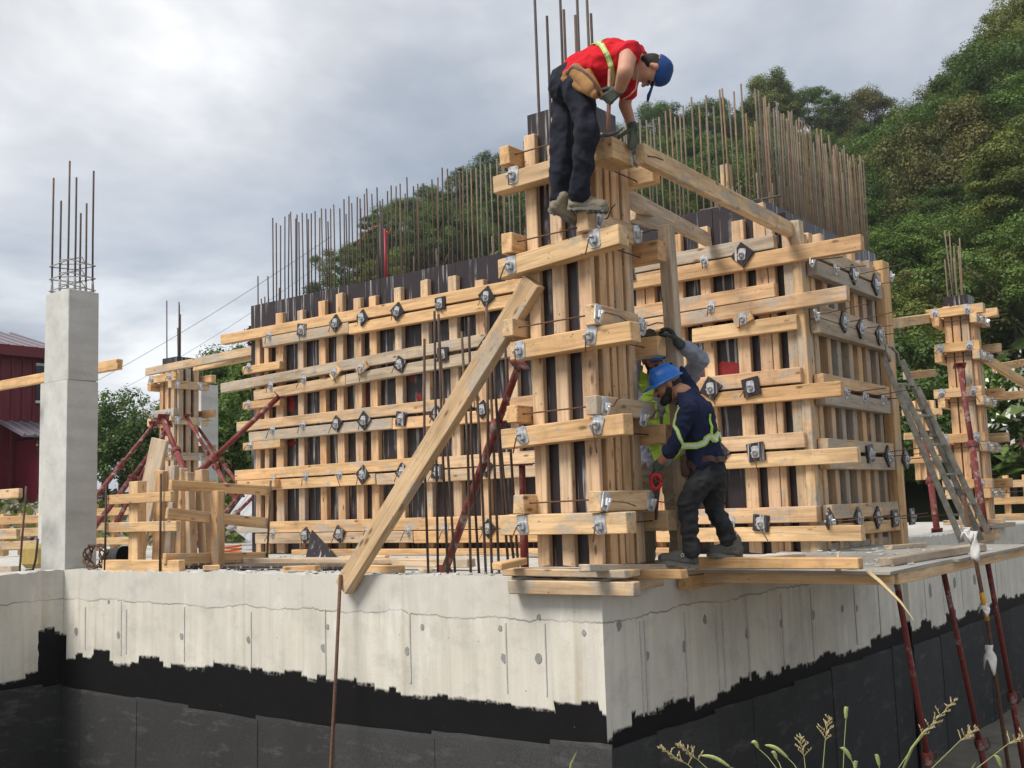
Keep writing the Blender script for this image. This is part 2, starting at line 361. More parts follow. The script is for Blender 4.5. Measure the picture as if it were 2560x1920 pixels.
fw = thing('foundation_wall', 'pale concrete foundation wall with black bitumen band and sheeting at its foot', 'wall', (0, 0, -2.5))
def wall_box(x0, x1, y0, y1, zt, mfront, mside, step=.045):
    """wall block whose upper rim is ragged"""
    nxs = max(2, int((x1-x0)/step)) if x1-x0 > y1-y0 else 2; nys = max(2, int((y1-y0)/step)) if y1-y0 >= x1-x0 else 2
    X = np.linspace(x0, x1, nxs+1); Y = np.linspace(y0, y1, nys+1); V = []; Fc = []; mi = []
    for y in Y:
        for x in X:
            rim = (x in (X[0], X[-1]) or y in (Y[0], Y[-1]))
            z = zt + .013*noise.noise((x*9, y*9, 3)) + (random.uniform(-.016, .006) if rim else random.uniform(-.003, .008)); V.append((x, y, z))
    n1 = len(X)
    for j in range(len(Y)-1):
        for i in range(len(X)-1): Fc.append([j*n1+i, j*n1+i+1, (j+1)*n1+i+1, (j+1)*n1+i]); mi.append(2)
    def skirt(ids, m):
        b = len(V)
        for i in ids: V.append((V[i][0], V[i][1], zt-.06))
        for i in ids: V.append((V[i][0], V[i][1], -2.7))
        n = len(ids)
        for k in range(n-1):
            Fc.append([ids[k+1], ids[k], b+k, b+k+1]); mi.append(m); Fc.append([b+k+1, b+k, b+n+k, b+n+k+1]); mi.append(m)
    skirt([i for i in range(n1)][::-1], 0); skirt([j*n1+n1-1 for j in range(len(Y))][::-1], 1)
    skirt([(len(Y)-1)*n1+i for i in range(n1)], 0); skirt([j*n1 for j in range(len(Y))], 1)
    me = mesh_of('wall_block', V, Fc, mfront); me.materials.append(mside); me.materials.append(CONC_SLAB)
    me.polygons.foreach_set('material_index', mi); return me
obj('wall_block', wall_box(-6.5, 0, 0, .3, .0, FND_X, FND_Y), parent=fw)
obj('wall_block', wall_box(-.3, -.002, .302, 6.12, -.012, FND_X, FND_Y), parent=fw)
obj('wall_block', wall_box(-.3, .05, 6.12, 18, .0, FND_X, FND_Y), parent=fw)
obj('wall_block', wall_box(-6.8, -6.502, -6, -.0, .0, FND_X, FND_Y), parent=fw)
FIN = concrete_plain('joint_concrete', (.46, .45, .42), (.62, .61, .57))
def fin(x, y, z0, z1, w, along):
    if along == 'x': bx('joint_fin', (x-w/2, x+w/2), (y-.007, y+.01), (z0, z1), FIN, fw, .002, .001)
    else: bx('joint_fin', (x-.01, x+.007), (y-w/2, y+w/2), (z0, z1), FIN, fw, .002, .001)
for x in (-5.483, -4.495, -3.566, -2.647, -1.727, -.811, -.47): fin(x, 0, -.80, -.30+random.uniform(-.03, .03), random.choice((.008, .012, .015)), 'x')
for x in (-5.40, -6.1): fin(x, 0, -.78, -.36, .014, 'x')
for y in (.47, .53, 1.109, 1.614, 1.72, 2.162, 2.844, 3.501, 4.606, 5.3): fin(0, y, -.97, -.33, random.choice((.01, .016, .022)), 'y')
for y in (6.7, 7.4, 8.2, 9.0, 9.9): fin(.05, y, -.95, -.08, .02, 'y')
def patch(x, y, z, r, along, el=1.25):
    n = 9; q = [random.uniform(.75, 1.1)*r for _ in range(n)]; V = []
    for dpt, k in ((-.004, 1.0), (.004, .93)):
        for i in range(n):
            a = 2*math.pi*i/n; u, w = math.cos(a)*q[i]*k, math.sin(a)*q[i]*k*el
            V.append((x+u, y-dpt, z+w) if along == 'x' else (x+dpt, y+u, z+w))
    Fc = [[i, (i+1) % n, n+(i+1) % n, n+i] for i in range(n)]+[[n+i for i in range(n)]]
    if along == 'x': Fc = [f for f in Fc]
    m = mesh_of('mortar_patch', V, Fc, PATCH); bm = bmesh.new(); bm.from_mesh(m); bmesh.ops.recalc_face_normals(bm, faces=bm.faces); bm.to_mesh(m); bm.free()
    obj('mortar_patch', m, parent=fw)
for x, z in ((-6.26, -.606), (-5.53, -.609), (-4.537, -.58), (-3.603, -.568), (-2.676, -.585), (-1.758, -.565), (-.834, -.563), (-.535, -.549)): patch(x, 0, z, random.uniform(.027, .038), 'x')
for x, z in ((-5.70, -.30), (-2.62, -.42), (-1.6, -.38), (-.86, -.36), (-.15, -.36), (-.52, -.27)): patch(x, 0, z, .02, 'x')
for y, z in ((.554, -.57), (1.093, -.573), (1.433, -.41), (2.152, -.596), (2.828, -.579), (3.532, -.578), (4.27, -.588), (4.645, -.619), (.2, -.33)): patch(0, y, z, random.uniform(.03, .042), 'y')
for y, z in ((6.9, -.62), (7.9, -.6), (8.8, -.63), (9.6, -.5), (7.3, -.25), (8.4, -.25)): patch(.05, y, z, .07, 'y')
# bitumen sheets, each lapping over the next
def sheet(a0, a1, top0, top1, proud, along, base=0.0):
    n = 8; V = []; Fc = []
    ph = random.uniform(0, 9)
    for k in (0, 1):
        for i in range(n+1):
            t = i/n; a = a0+(a1-a0)*t; tz = top0+(top1-top0)*t+.008*noise.noise((a*6, ph, 0))
            for z, w in ((tz, .0), (tz-.03, .004), (-1.7, .008), (-2.7, .004)):
                d = proud*(k) + (w+.004*noise.noise((a*2, z*2, ph)) if k else 0) + .001
                V.append((a, base-d, z) if along == 'x' else (base+d, a, z))
    N = (n+1)*4
    for i in range(n):
        for j in range(3):
            p = N+i*4+j; Fc.append([p, p+1, p+5, p+4])
        Fc.append([i*4, N+i*4, N+(i+1)*4, (i+1)*4])
    for j in range(3):
        Fc.append([j, j+1, N+j+1, N+j]); q = n*4+j; Fc.append([q+1, q, N+q, N+q+1])
    m = mesh_of('membrane_sheet', V, Fc, MEMB); bm = bmesh.new(); bm.from_mesh(m); bmesh.ops.recalc_face_normals(bm, faces=bm.faces); bm.to_mesh(m); bm.free()
    obj('membrane_sheet', m, parent=fw)
cut = [-6.49, -6.1, -5.23, -4.42, -3.5, -2.5, -1.52, -.42, .012]
tops = [-1.16, -1.165, -1.165, -1.2, -1.185, -1.165, -1.125, -1.08]
for i in range(len(cut)-1): sheet(cut[i]-.03*(i % 2), cut[i+1]+.03*(i % 2), tops[i], tops[i]-.015+.03*(i > 4), .009+.006*(i % 2), 'x')
cut = [-.01, .62, 1.5, 2.15, 3.0, 3.85, 4.7, 5.55, 6.11]
for i in range(len(cut)-1): sheet(cut[i], cut[i+1]+.03*(i % 2), -1.105+.01*(i % 3), -1.11-.012*(i % 2), .009+.007*(i % 2), 'y')
cut = [6.13, 7.1, 8.1, 9.2, 10.4, 12]
for i in range(len(cut)-1): sheet(cut[i], cut[i+1]+.03*(i % 2), -1.15, -1.16, .009+.007*(i % 2), 'y', .05)
for a0, a1, t in ((-.22, -.02, -1.14), (-1.2, -.22, -1.11), (-2.4, -1.23, -1.13)): sheet(a0, a1, t, t, .011, 'y', -6.5)

# ------------------------------------------------------------------ steel clamps and tie rods
def plate_geo():
    w, h, c = .04, .058, .014; P = [(-w+c, -h), (w-c, -h), (w, -h+c), (w, h-c), (w-c, h), (-w+c, h), (-w, h-c), (-w, -h+c)]
    V = [(x, y, 0) for x, y in P]+[(x*.96, y*.97, .006) for x, y in P]; Fc = [[i, (i+1) % 8, 8+(i+1) % 8, 8+i] for i in range(8)]+[[8+i for i in range(8)]]
    g = [(V, Fc)]
    b = chamfer_box(.038, .05, .022, .006); g.append(xf(b, Matrix.Translation((0, -.006, .017))))
    b = chamfer_box(.016, .062, .012, .003); g.append(xf(b, Matrix.Translation((-.012, -.03, .034)) @ Matrix.Rotation(.5, 4, 'X') @ Matrix.Rotation(.4, 4, 'Z')))
    b = chamfer_box(.022, .02, .02, .004); g.append(xf(b, Matrix.Translation((0, .008, .034))))
    for sx, sy in ((-.026, .044), (.026, .044)): g.append(xf(chamfer_box(.008, .008, .004, .001), Matrix.Translation((sx, sy, .008))))
    return join_geo(g)
CLAMP = mesh_of('tie_clamp', *plate_geo(), STEEL)
def clamp_rot(pos, normal, rot):
    z = Vector(normal).normalized(); y = Vector((0, 0, 1)); x = y.cross(z).normalized(); y = z.cross(x)
    m = Matrix((x, y, z)).transposed().to_4x4(); m.translation = Vector(pos); return m @ Matrix.Rotation(rot, 4, 'Z')
_rods = []
for k in range(5):
    a = random.uniform(-.7, .5); L = random.uniform(.12, .24)
    V, Fc = tube_geo([(0, 0, .02), (0, 0, .055), (math.sin(a)*.02, -.015, .068), (math.sin(a)*L, -L*.85, .075+.03*random.random())], .0048, 6); _rods.append(mesh_of('tie_rod', V, Fc, RUST, True))
for k in range(3):
    V, Fc = tube_geo([(0, 0, .02), (0, 0, .12), (.012, -.006+.02*k, .30+.09*k)], .0048, 6); _rods.append(mesh_of('tie_rod', V, Fc, RUST, True))
_wash = [mesh_of('washer_board', *chamfer_box(.165*s, .165*s, .021, .002, .002), PLY2) for s in (1, 1.06, .95)]
_washw = mesh_of('washer_board', *chamfer_box(.19, .10, .035, .003, .002), W_FRESH)
for k in range(3):
    V, Fc = tube_geo([(0, 0, .02), (0, 0, .07), (.05-.05*k, -.02+.03*k, .13), (.09-.08*k, -.05+.05*k, .17)], .0048, 6); _rods.append(mesh_of('tie_rod', V, Fc, RUST, True))
def clamp(parent, pos, normal, kind='', straight=False, s=1.0):
    """steel wedge clamp; kind d = board washer set on its corner, s = set square, w = wooden block, '' = none"""
    n = Vector(normal).normalized(); p = Vector(pos)
    if kind in 'dsw' and kind:
        r = math.pi/4+random.uniform(-.25, .25) if kind == 'd' else random.uniform(-.2, .2) if kind == 's' else random.uniform(.2, 1.4)
        o = obj('washer_board', _washw if kind == 'w' else random.choice(_wash), clamp_rot(p+n*(.012 if kind != 'w' else .02), n, r), parent); p = p+n*(.024 if kind != 'w' else .039)
    m = clamp_rot(p, n, random.uniform(-.35, .35)) @ Matrix.Scale(s, 4)
    o = obj('tie_clamp', CLAMP, m, parent)
    obj('tie_rod', random.choice(_rods[8:] if straight == 2 else _rods[5:8] if straight else _rods[:5]), clamp_rot(p, n, random.uniform(-.3, .3)), o)

# ------------------------------------------------------------------ formwork of the core (lift shaft) wall
cf = thing('wall_formwork', 'long timber and plywood formwork of the core wall, five paired walers high', 'formwork', (-3.5, 3.6, ZS))
PY = 3.676
px = [-8.05, -6.75, -5.52, -4.27, -3.0, -1.75, -.86, -.334]
bx('plywood_panel', (-.332, -.02), (PY, PY+.02), (ZS, 2.95), PLY, cf, .001, .001)
for i in range(len(px)-1): bx('plywood_panel', (px[i]+.002, px[i+1]-.002), (PY, PY+.02), (ZS+.0, 3.43+.004*(i % 2)), PLY, cf, .001, .001)
bx('plywood_panel', (-8.0, -.25), (4.08, 4.1), (ZS, 3.36), PLY2, cf, .001, 0)
py = [3.70, 4.55, 5.4, 6.1]
for i in range(3): bx('plywood_panel', (-.018, .002), (py[i], py[i+1]-.003), (ZS, 2.96), PLY, cf, .001, .001)
for y0, y1 in ((3.70, 4.95), (4.953, 6.2), (6.203, 6.98)): bx('plywood_panel', (-.352, -.332), (y0, y1), (2.2, 3.43), PLY, cf, .001, .001)
bx('plywood_panel', (-.72, -.70), (4.11, 6.9), (2.2, 3.36), PLY2, cf, .001, 0)
studs = [(-7.877, -7.781), (-7.687, -7.592), (-7.446, -7.30), (-7.004, -6.89), (-6.591, -6.469), (-6.263, -6.132), (-5.933, -5.806), (-5.657, -5.533), (-5.224, -5.104), (-4.775, -4.66),
         (-4.334, -4.204), (-3.92, -3.786), (-3.46, -3.34), (-3.02, -2.9), (-2.55, -2.43), (-2.12, -2.0), (-1.75, -1.645), (-1.63, -1.53), (-1.316, -1.196), (-1.0, -.885), (-.625, -.50), (-.395, -.275), (-.262, -.20)]
tops = [3.05, 3.08, 3.23, 3.21, 3.28, 3.33, 3.22, 3.21, 3.25, 3.28, 3.255, 3.15, 3.2, 3.25, 3.2, 3.22, 3.2, 3.05, 3.22, 3.24, 3.24, 3.37, 3.1]
for (a, b), t in zip(studs, tops): bx('stud', (a, b), (3.602, 3.675), (ZS+.01, t), W_STUD, cf)
for a, b, y0, y1, t in ((-.10, -.005, 3.58, 3.68, 3.02), (0.0, .095, 3.56, 3.65, 3.12), (.0, .09, 3.655, 3.74, 3.0)): bx('corner_post', (a, b), (y0, y1), (ZS+.005, t), W_MIX, cf)
def wal(x0, x1, zb, h=.135, y=3.5, m=None, tilt=0.0, t=.098, parent=None):
    return beam('waler', (x0, y+t/2, zb+h/2), (x1, y+t/2, zb+h/2+tilt), t, h, m or random.choice((W_FRESH, W_FRESH, W_STUD, W_MIX)), parent or cf)
# each course runs in two or three lengths
wal(-9.0+.5, -3.0, 2.915, .138, tilt=-.005); wal(-2.98, -.15, 2.87, .138, m=W_GREY)
wal(-7.6, -5.93, 2.765, m=W_MIX); wal(-5.925, -3.3, 2.745, m=W_FRESH, tilt=.0); wal(-3.28, .69, 2.71, .145, m=W_FRESH)
wal(-8.5, -3.55, 2.225, tilt=.13, m=W_GREY); wal(-3.53, -.17, 2.365, .138, tilt=.035, m=W_STUD)
wal(-7.79, -6.0, 2.055, m=W_FRESH, tilt=.04); wal(-5.99, -3.2, 2.10, m=W_GREY, tilt=.08); wal(-3.18, .52, 2.21, tilt=.06, m=W_STUD)
wal(-1.07, .03, 2.065, .14, m=W_FRESH)
wal(-8.15, -3.9, 1.65, m=W_MIX); wal(-3.88, .04, 1.57, .143, m=W_STUD, tilt=-.01)
wal(-7.9, -5.2, 1.49, m=W_GREY); wal(-5.19, -2.4, 1.48, m=W_STUD, tilt=-.03); wal(-2.38, .41, 1.41, .14, m=W_FRESH, tilt=-.01)
wal(-8.2, -4.5, .98, m=W_FRESH); wal(-4.49, .035, .965, .14, m=W_STUD, tilt=-.008)
wal(-7.75, -5.5, .825, m=W_FRESH); wal(-5.48, -2.5, .815, m=W_MIX); wal(-2.48, .525, .79, .143, m=W_FRESH)
wal(-8.16, -7.5, .262, m=W_GREY); wal(-7.48, -3.5, .255, .15, m=W_FRESH); wal(-3.48, .115, .265, .145, m=W_STUD)
wal(-7.77, -4.9, .112, m=W_GREY); wal(-4.88, -1.6, .105, .14, m=W_FRESH); wal(-1.58, .513, .09, .14, m=W_FRESH)
for z in (2.44, 1.945, 1.385, .86): wal(-8.02, -7.25, z, .105, 3.5-.10*(z < .9), W_FRESH, parent=cf)
bx('sole_board', (-7.0, -1.2), (3.46, 3.56), (ZS+.002, .035), W_FRESH, cf)
# the side that runs back along the slab edge
rst = [(3.76, 3.86), (4.07, 4.17), (4.33, 4.44), (4.65, 4.76), (4.91, 5.02), (5.15, 5.28), (5.45, 5.55)]
for i, (a, b) in enumerate(rst): bx('stud', (.003, .098), (a, b), (ZS+.01, 3.03+.05*math.sin(i*2.1)), random.choice((W_STUD, W_GREY, W_MIX)), cf)
for i, (zb, h, y0, y1) in enumerate(((2.75, .13, 3.66, 5.5), (2.585, .14, 3.66, 5.5), (2.17, .13, 3.66, 5.5), (2.03, .135, 3.66, 5.52), (1.53, .11, 3.66, 5.51), (1.35, .14, 3.66, 5.51), (.92, .115, 3.66, 5.52), (.75, .135, 3.66, 5.52), (.285, .135, 3.66, 5.53), (.118, .12, 3.8, 5.55))):
    bx('waler', (.1, .198), (y0, y1), (zb, zb+h), random.choice((W_GREY, W_MIX, W_MIX, W_FRESH)), cf)
bx('corner_post', (.09, .20), (5.58, 5.80), (ZS-.02, 3.04), W_FRESH, cf)
bx('stud', (-.018, .09), (5.6, 5.7), (ZS, 3.0), W_GREY, cf); bx('stud', (-.018, .09), (5.9, 6.0), (ZS, 3.05), W_GREY, cf)
bx('sole_board', (.0, .09), (3.75, 5.5), (ZS-.02, .06), W_GREY, cf)
K4, K5, K8, K7, K9 = (640, 440, .3255), (560, 900, .3255), (1540, 360, .3255), (1700, 860, .27125), (2060, 1140, .226)
def kp(k, x, y, ax, v): return pt(k[0]+x*k[2], k[1]+y*k[2], ax, v)
for k, lst in ((K4, [(105, 1225, ''), (355, 1180, 's'), (615, 1130, 'd'), (820, 1090, 'd'), (1090, 1040, 'd'), (1420, 980, 's'), (1775, 925, 'd'), (2080, 850, 'd'), (115, 1610, ''), (370, 1560, ''), (620, 1510, 'w'), (825, 1475, 'w'), (1110, 1445, 'd'), (1440, 1370, 's'), (1770, 1300, 'd')]),
               (K5, [(375, 535, ''), (610, 500, ''), (870, 490, 'd'), (1080, 465, 'd'), (1365, 450, 's'), (1640, 420, 'd'), (1990, 380, 'd'), (380, 910, ''), (630, 895, ''), (890, 880, ''), (1070, 880, 'd'), (1375, 860, 'd'), (1645, 855, 's'), (2010, 820, 'd'), (375, 1330, ''), (630, 1345, 'd'), (890, 1335, 'd'), (1105, 1310, ''), (1415, 1310, ''), (1705, 1300, ''), (2035, 1295, 'd'), (190, 55, ''), (190, 340, ''), (205, 655, '')]),
               (K8, [(680, 895, ''), (975, 850, 'd'), (95, 1000, 's'), (730, 1250, ''), (985, 1345, 'w')]), (K7, [(290, 410, 'd'), (660, 395, 's'), (370, 1000, 'd'), (705, 995, 's'), (470, 1640, ''), (750, 1650, 's')])):
    for x, y, kd in lst: clamp(cf, kp(k, x, y, 'y', 3.499), (0, -1, 0), kd)
for k, lst in ((K8, [(1500, 900, ''), (1685, 965, ''), (1815, 1005, 'd'), (1985, 1080, 'd'), (1535, 1310, ''), (1740, 1370, 'd'), (1870, 1420, 'd'), (2015, 1470, 'd')]), (K7, [(1530, 450, ''), (1700, 485, ''), (1870, 510, ''), (1740, 1010, 's'), (1910, 1035, 'd')]), (K9, [(50, 720, 'd'), (365, 690, 'd'), (580, 680, 'd'), (770, 690, 's'), (955, 670, 's')])):
    for x, y, kd in lst: clamp(cf, kp(k, x, y, 'x', .2), (1, 0, 0), kd, True)
clamp(cf, kp(K8, 2112, 1015, 'x', .202), (1, 0, 0), '', True); clamp(cf, kp(K7, 2070, 1060, 'x', .202), (1, 0, 0), 'd', True)
# sprayed red marks on the sheets
SPRAY = plain('red_spray_paint', (.30, .012, .012), (.16, .010, .010), .6, 18)
def spray(pos, w, h, n=11):
    V = []
    for k in (0, .002):
        for i in range(n):
            a = 2*math.pi*i/n; r = random.uniform(.55, 1.1); V.append((pos.x+math.cos(a)*w*r, pos.y-.0008-k, pos.z+math.sin(a)*h*r))
    Fc = [[i, (i+1) % n, n+(i+1) % n, n+i] for i in range(n)]+[[n+i for i in range(n)]]; obj('paint_mark', mesh_of('paint_mark', V, Fc, SPRAY), parent=cf)
for k, x, y, w, h in ((K5, 520, 330, .06, .17), (K5, 520, 640, .10, .04), (K5, 1080, 250, .05, .25), (K5, 1500, 280, .05, .06), (K5, 1445, 130, .05, .07), (K8, 760, 1590, .02, .1), (K7, 420, 240, .16, .09), (K7, 170, 255, .08, .08), (K4, 1125, 930, .03, .05)): spray(kp(k, x, y, 'y', PY), w, h)

# ------------------------------------------------------------------ starter bars
def bar(parent, x, y, z0, z1, r=.0095, lean=.012, mat=None, n=7):
    dx, dy = random.gauss(0, lean), random.gauss(0, lean)
    m = Vector((x+dx*.45+random.gauss(0, .004), y+dy*.45, (z0+z1)/2))
    return tube('rebar', [(x, y, z0), m, (x+dx, y+dy, z1)], r, mat or REBAR, parent, n)
cage = thing('rebar_cage', 'rows of tall rusty starter bars standing out of the core wall formwork', 'rebar', (-3.5, 3.9, ZS))
def dowels(n, f, long, short, mat):
    for i in range(n):
        p = f(i+random.uniform(-.16, .16)); bar(cage, p[0], p[1], 3.0, random.uniform(*long)-(.10 if i % 5 == 2 else 0), .0095, .011, mat(p))
        if short and i % short == 1: bar(cage, p[0]+.03, p[1]+.03, 3.0, random.uniform(3.6, 3.9), .0095, .012, mat(p))
mt = lambda p: REBAR if p[0] < -4.2 else REBAR_B
dowels(92, lambda i: (-7.72+i*.079, 3.80), (4.56, 4.70), 8, mt); dowels(22, lambda i: (-7.5+i*.34, 4.0), (4.5, 4.66), 0, mt)
dowels(56, lambda i: (-.44, 3.98+i*.056), (4.56, 4.70), 5, mt); dowels(34, lambda i: (-.62, 4.0+i*.092), (4.40, 4.68), 0, mt)
for k in range(24): bar(cage, -.8-k*.065, 6.6+random.choice((0, .2))+random.gauss(0, .01), 3.0, random.uniform(4.3, 4.75), .0095, .03, REBAR_B)
for x, z in ((-8.1, 3.89), (-8.0, 3.55), (-7.95, 3.57), (-7.86, 3.85), (-7.9, 3.55)): bar(cage, x, 3.85, 2.4, z, .0095, .01)
tube('rebar', [(-1.05, 3.78, 3.47), (-.18, 3.85, 3.47)], .0095, REBAR_B, cage, 7)
beam('stud', (-.80, 3.93, 3.0), (-.80, 3.93, 3.93), .10, .09, W_FRESH, cf, (0, -1, 0))
# ------------------------------------------------------------------ formwork of the corner column
POSTW = .1
def col_panels(t, x0, x1, y0, y1, z0, zt):
    bx('plywood_panel', (x0, x1), (y0, y0+.018), (z0, zt), PLY2, t, .001, 0); bx('plywood_panel', (x1-.018, x1), (y0+.019, y1-.019), (z0, zt), PLY2, t, .001, 0)
    bx('plywood_panel', (x0, x0+.018), (y0+.019, y1-.019), (z0, zt), PLY2, t, .001, 0); bx('plywood_panel', (x0, x1), (y1-.018, y1), (z0, zt), PLY2, t, .001, 0)
mc = thing('column_formwork', 'tall timber column formwork with five yokes at the near corner of the slab', 'formwork', (-.25, .3, .0))
col_panels(mc, -.51, -.032, .052, .50, .07, 3.32)
for a, b, t in ((-.515, -.415, 3.15), (-.305, -.205, 3.04), (-.088, .02, 2.98)): bx('post', (a, b), (.0, .05), (.075, t), W_STUD, mc)
for a, b, t in ((.110, .20, 3.0), (.232, .29, 2.98), (.318, .415, 2.96), (.455, .52, 2.95)): bx('post', (-.03, .02), (a, b), (.07, t), W_STUD, mc)
for a, b in ((.15, .25), (.35, .45)): bx('post', (-.61, -.512), (a, b), (.07, 3.0), W_STUD, mc)
for a, b in ((-.5, -.4), (-.3, -.2), (-.1, 0)): bx('post', (a, b), (.502, .598), (.07, 2.97), W_STUD, mc)
lv = [(-.74, .29, .293, 0, .14), (-.705, .30, .898, .035, .137), (-.61, .387, 1.513, .022, .133), (-.69, .327, 2.112, .075, .135), (-.71, .10, 2.742, .022, .122)]
for x0, x1, z, tl, h in lv: beam('waler', (x0, -.061, z+h/2), (x1, -.061, z+h/2+tl), .118, h, W_FRESH, mc)
for x, z, h in ((-.555, .438, .132), (-.588, 1.072, .118), (-.60, 1.678, .128), (-.583, 2.275, .146), (-.582, 2.92, .134)): bx('waler', (x-.045, x+.07-.02), (-.15, .72), (z, z+h), W_FRESH, mc)
for x0, x1, z, h, ye in ((-.0115+.035, .125, .44, .135, .53), (.031, .12, 1.075, .125, .61), (.057, .135, 1.67, .14, .42), (.032, .12, 2.312, .15, .43), (.142, .327, 2.77, .143, .13)):
    bx('waler', (x0, x1), (-.15 if z < 2.2 or z > 2.6 else -.17, ye), (z, z+h), W_FRESH if z > 2.6 else W_MIX, mc)
for x1, z, h in ((.185, .29, .14), (.20, .902, .135), (.176, 1.532, .139), (.21, 2.222, .146), (.195, 2.803, .15)): bx('waler', (-.68, x1), (.602, .72), (z, z+h), W_FRESH, mc)
for z in (.51, 1.13, 1.745, 2.36, 3.0): tube('tie_rod', [(-.60, -.08, z), (.06, -.075, z+.01)], .0055, RUST, mc, 6)
for z in (.36, .97, 1.60, 2.26, 2.83): tube('tie_rod', [(.075, -.10, z), (.06, .68, z)], .0055, RUST, mc, 6)
CA, CB, CD = (1200, 280, .235), (1200, 640, .235), (1200, 1000, .235)
for k, x, y in ((CA, 355, 670), (CA, 1220, 1345), (CB, 330, 95), (CB, 1180, 840), (CB, 425, 1000), (CD, 450, 380), (CD, 1250, 260), (CD, 455, 1330), (CD, 1280, 1325)): clamp(mc, kp(k, x, y, 'y', -.121), (0, -1, 0), '', s=1.12)
for k, x, y, xx in ((CA, 1640, 490, .328), (CA, 1265, 1150, .121), (CA, 1665, 1300, .121), (CB, 1255, 615, .136), (CB, 1715, 750, .136), (CD, 1330, 70, .121), (CD, 1740, 190, .121), (CD, 1335, 1080, .126), (CD, 1815, 1085, .126)): clamp(mc, kp(k, x, y, 'x', xx), (1, 0, 0), '', 2, 1.12)
mcb = thing('rebar_cage', 'eight ribbed starter bars rising from the corner column beside the man in red', 'rebar', (-.3, .3, .1))
for x, y, z in ((-.475, .16, 4.9), (-.475, .30, 4.16), (-.44, .42, 4.8), (-.40, .42, 4.23), (-.27, .36, 4.12), (-.20, .30, 4.8), (-.145, .40, 4.11), (-.115, .30, 4.7)): bar(mcb, x, y, 1.0, z, .0105, .006, n=8)

# ------------------------------------------------------------------ boards round the foot of that column
def lone(name, label, p0, p1, w, h, mat, cat='timber', up=(0, 0, 1), group=None, jit=.004):
    o = beam(name, p0, p1, w, h, mat, None, up, .006, jit); return tag(o, label, cat, group)
def lonebx(name, label, xr, yr, zr, mat, cat='timber'):
    return tag(bx(name, xr, yr, zr, mat, None, .006, .004), label, cat)
lonebx('plank', 'stained plank fixed to the wall face just below the corner column', (-.70, .31), (-.105, -.012), (-.107, -.016), W_MIX, 'plank')
lonebx('plank', 'plank lying on the wall rim right under the corner column', (-.75, .243), (-.10, .10), (.012, .062), W_MIX, 'plank')
lone('timber_block', 'short timber block jutting out at the left foot of the corner column', (-.64, -.30, .09), (-.60, .0-.06, .115), .095, .05, W_FRESH)
lone('plank', 'grey weathered plank jutting out under the front boot of the man with the saw', (.056, -.28, .086), (.20, .92, .018), .1, .045, W_GREY, 'plank')
lonebx('timber_block', 'short timber under the toe of the boot, right of the corner column', (.06, .455), (.26, .36), (-.018, .042), W_FRESH)
lonebx('plank', 'shaded plank fixed to the side wall behind the corner', (.003, .10), (.10, .655), (-.10, -.022), W_MIX, 'plank')
lonebx('joist', 'long joist end carrying the platform beside the side wall', (.02, .125), (1.0, 4.2), (-.150, -.052), W_FRESH)
lonebx('plank', 'long clean plank the man with the saw stands on', (.20, 1.42), (.86, .96), (.014, .088), W_FRESH, 'plank')
lonebx('plank', 'plank lying along the slab rim in front of the core formwork', (-5.2, -1.9), (.9, 1.02), (.0, .07), W_MIX, 'plank')
lonebx('plank', 'thin plank lying on the slab between the starter bars and the core', (-6.1, -1.2), (3.2, 3.3), (.0, .05), W_FRESH, 'plank')
lonebx('timber_block', 'short timber under the foot of the long diagonal brace', (-2.35, -1.95), (.12, .2), (.003, .065), W_FRESH)
pp = mesh_of('plywood_offcut', [(0, 0, 0), (.55, 0, 0), (0, 0, .34), (0, .018, 0), (.55, .018, 0), (0, .018, .34)], [[0, 1, 2], [5, 4, 3], [0, 3, 4, 1], [1, 4, 5, 2], [2, 5, 3, 0]], PLY2)
tag(obj('plywood_offcut', pp, Matrix.Translation((-6.1, 2.9, ZS)) @ Matrix.Rotation(-.3, 4, 'X')), 'triangular dark plywood offcut leaning against the foot of the core formwork', 'plywood')
pp = mesh_of('plywood_offcut', *chamfer_box(2.3, .5, .02, .001), PLY2)
tag(obj('plywood_offcut', pp, Matrix.Translation((-3.9, .62, .02)) @ Matrix.Rotation(.05, 4, 'Z')), 'flat dark plywood strip lying on the slab behind the diagonal brace', 'plywood')
lone('diagonal_brace', 'long diagonal timber brace leaning from the wall rim up to the corner column', pt(858, 1470, 'y', -.07), pt(1345, 712, 'y', -.04)+Vector((-.03, 0, .03)), .085, .155, W_FRESH, 'brace')
lone('raking_timber', 'long timber rail from the corner column top down to the core formwork', pt(1600, 385, 'y', .1), pt(1985, 580, 'x', -.02), .075, .14, W_MIX, 'rail')
lone('raking_timber', 'grey stained timber rail below the long rail, ending on the core panels', pt(1560, 492, 'y', .75), pt(1770, 600, 'y', 3.45), .075, .13, W_GREY, 'rail')
lone('timber_rail', 'short grey timber rail behind the upright post', pt(1580, 535, 'y', 1.2), pt(1680, 572, 'y', 1.7), .07, .11, W_GREY, 'rail')
lone('upright_post', 'upright timber post steadied by the two men beside the column', (.205, .83, .06), pt(1662, 568, 'y', .83)+Vector((.01, 0, 0)), .10, .10, W_GREY, 'post', (0, -1, 0))
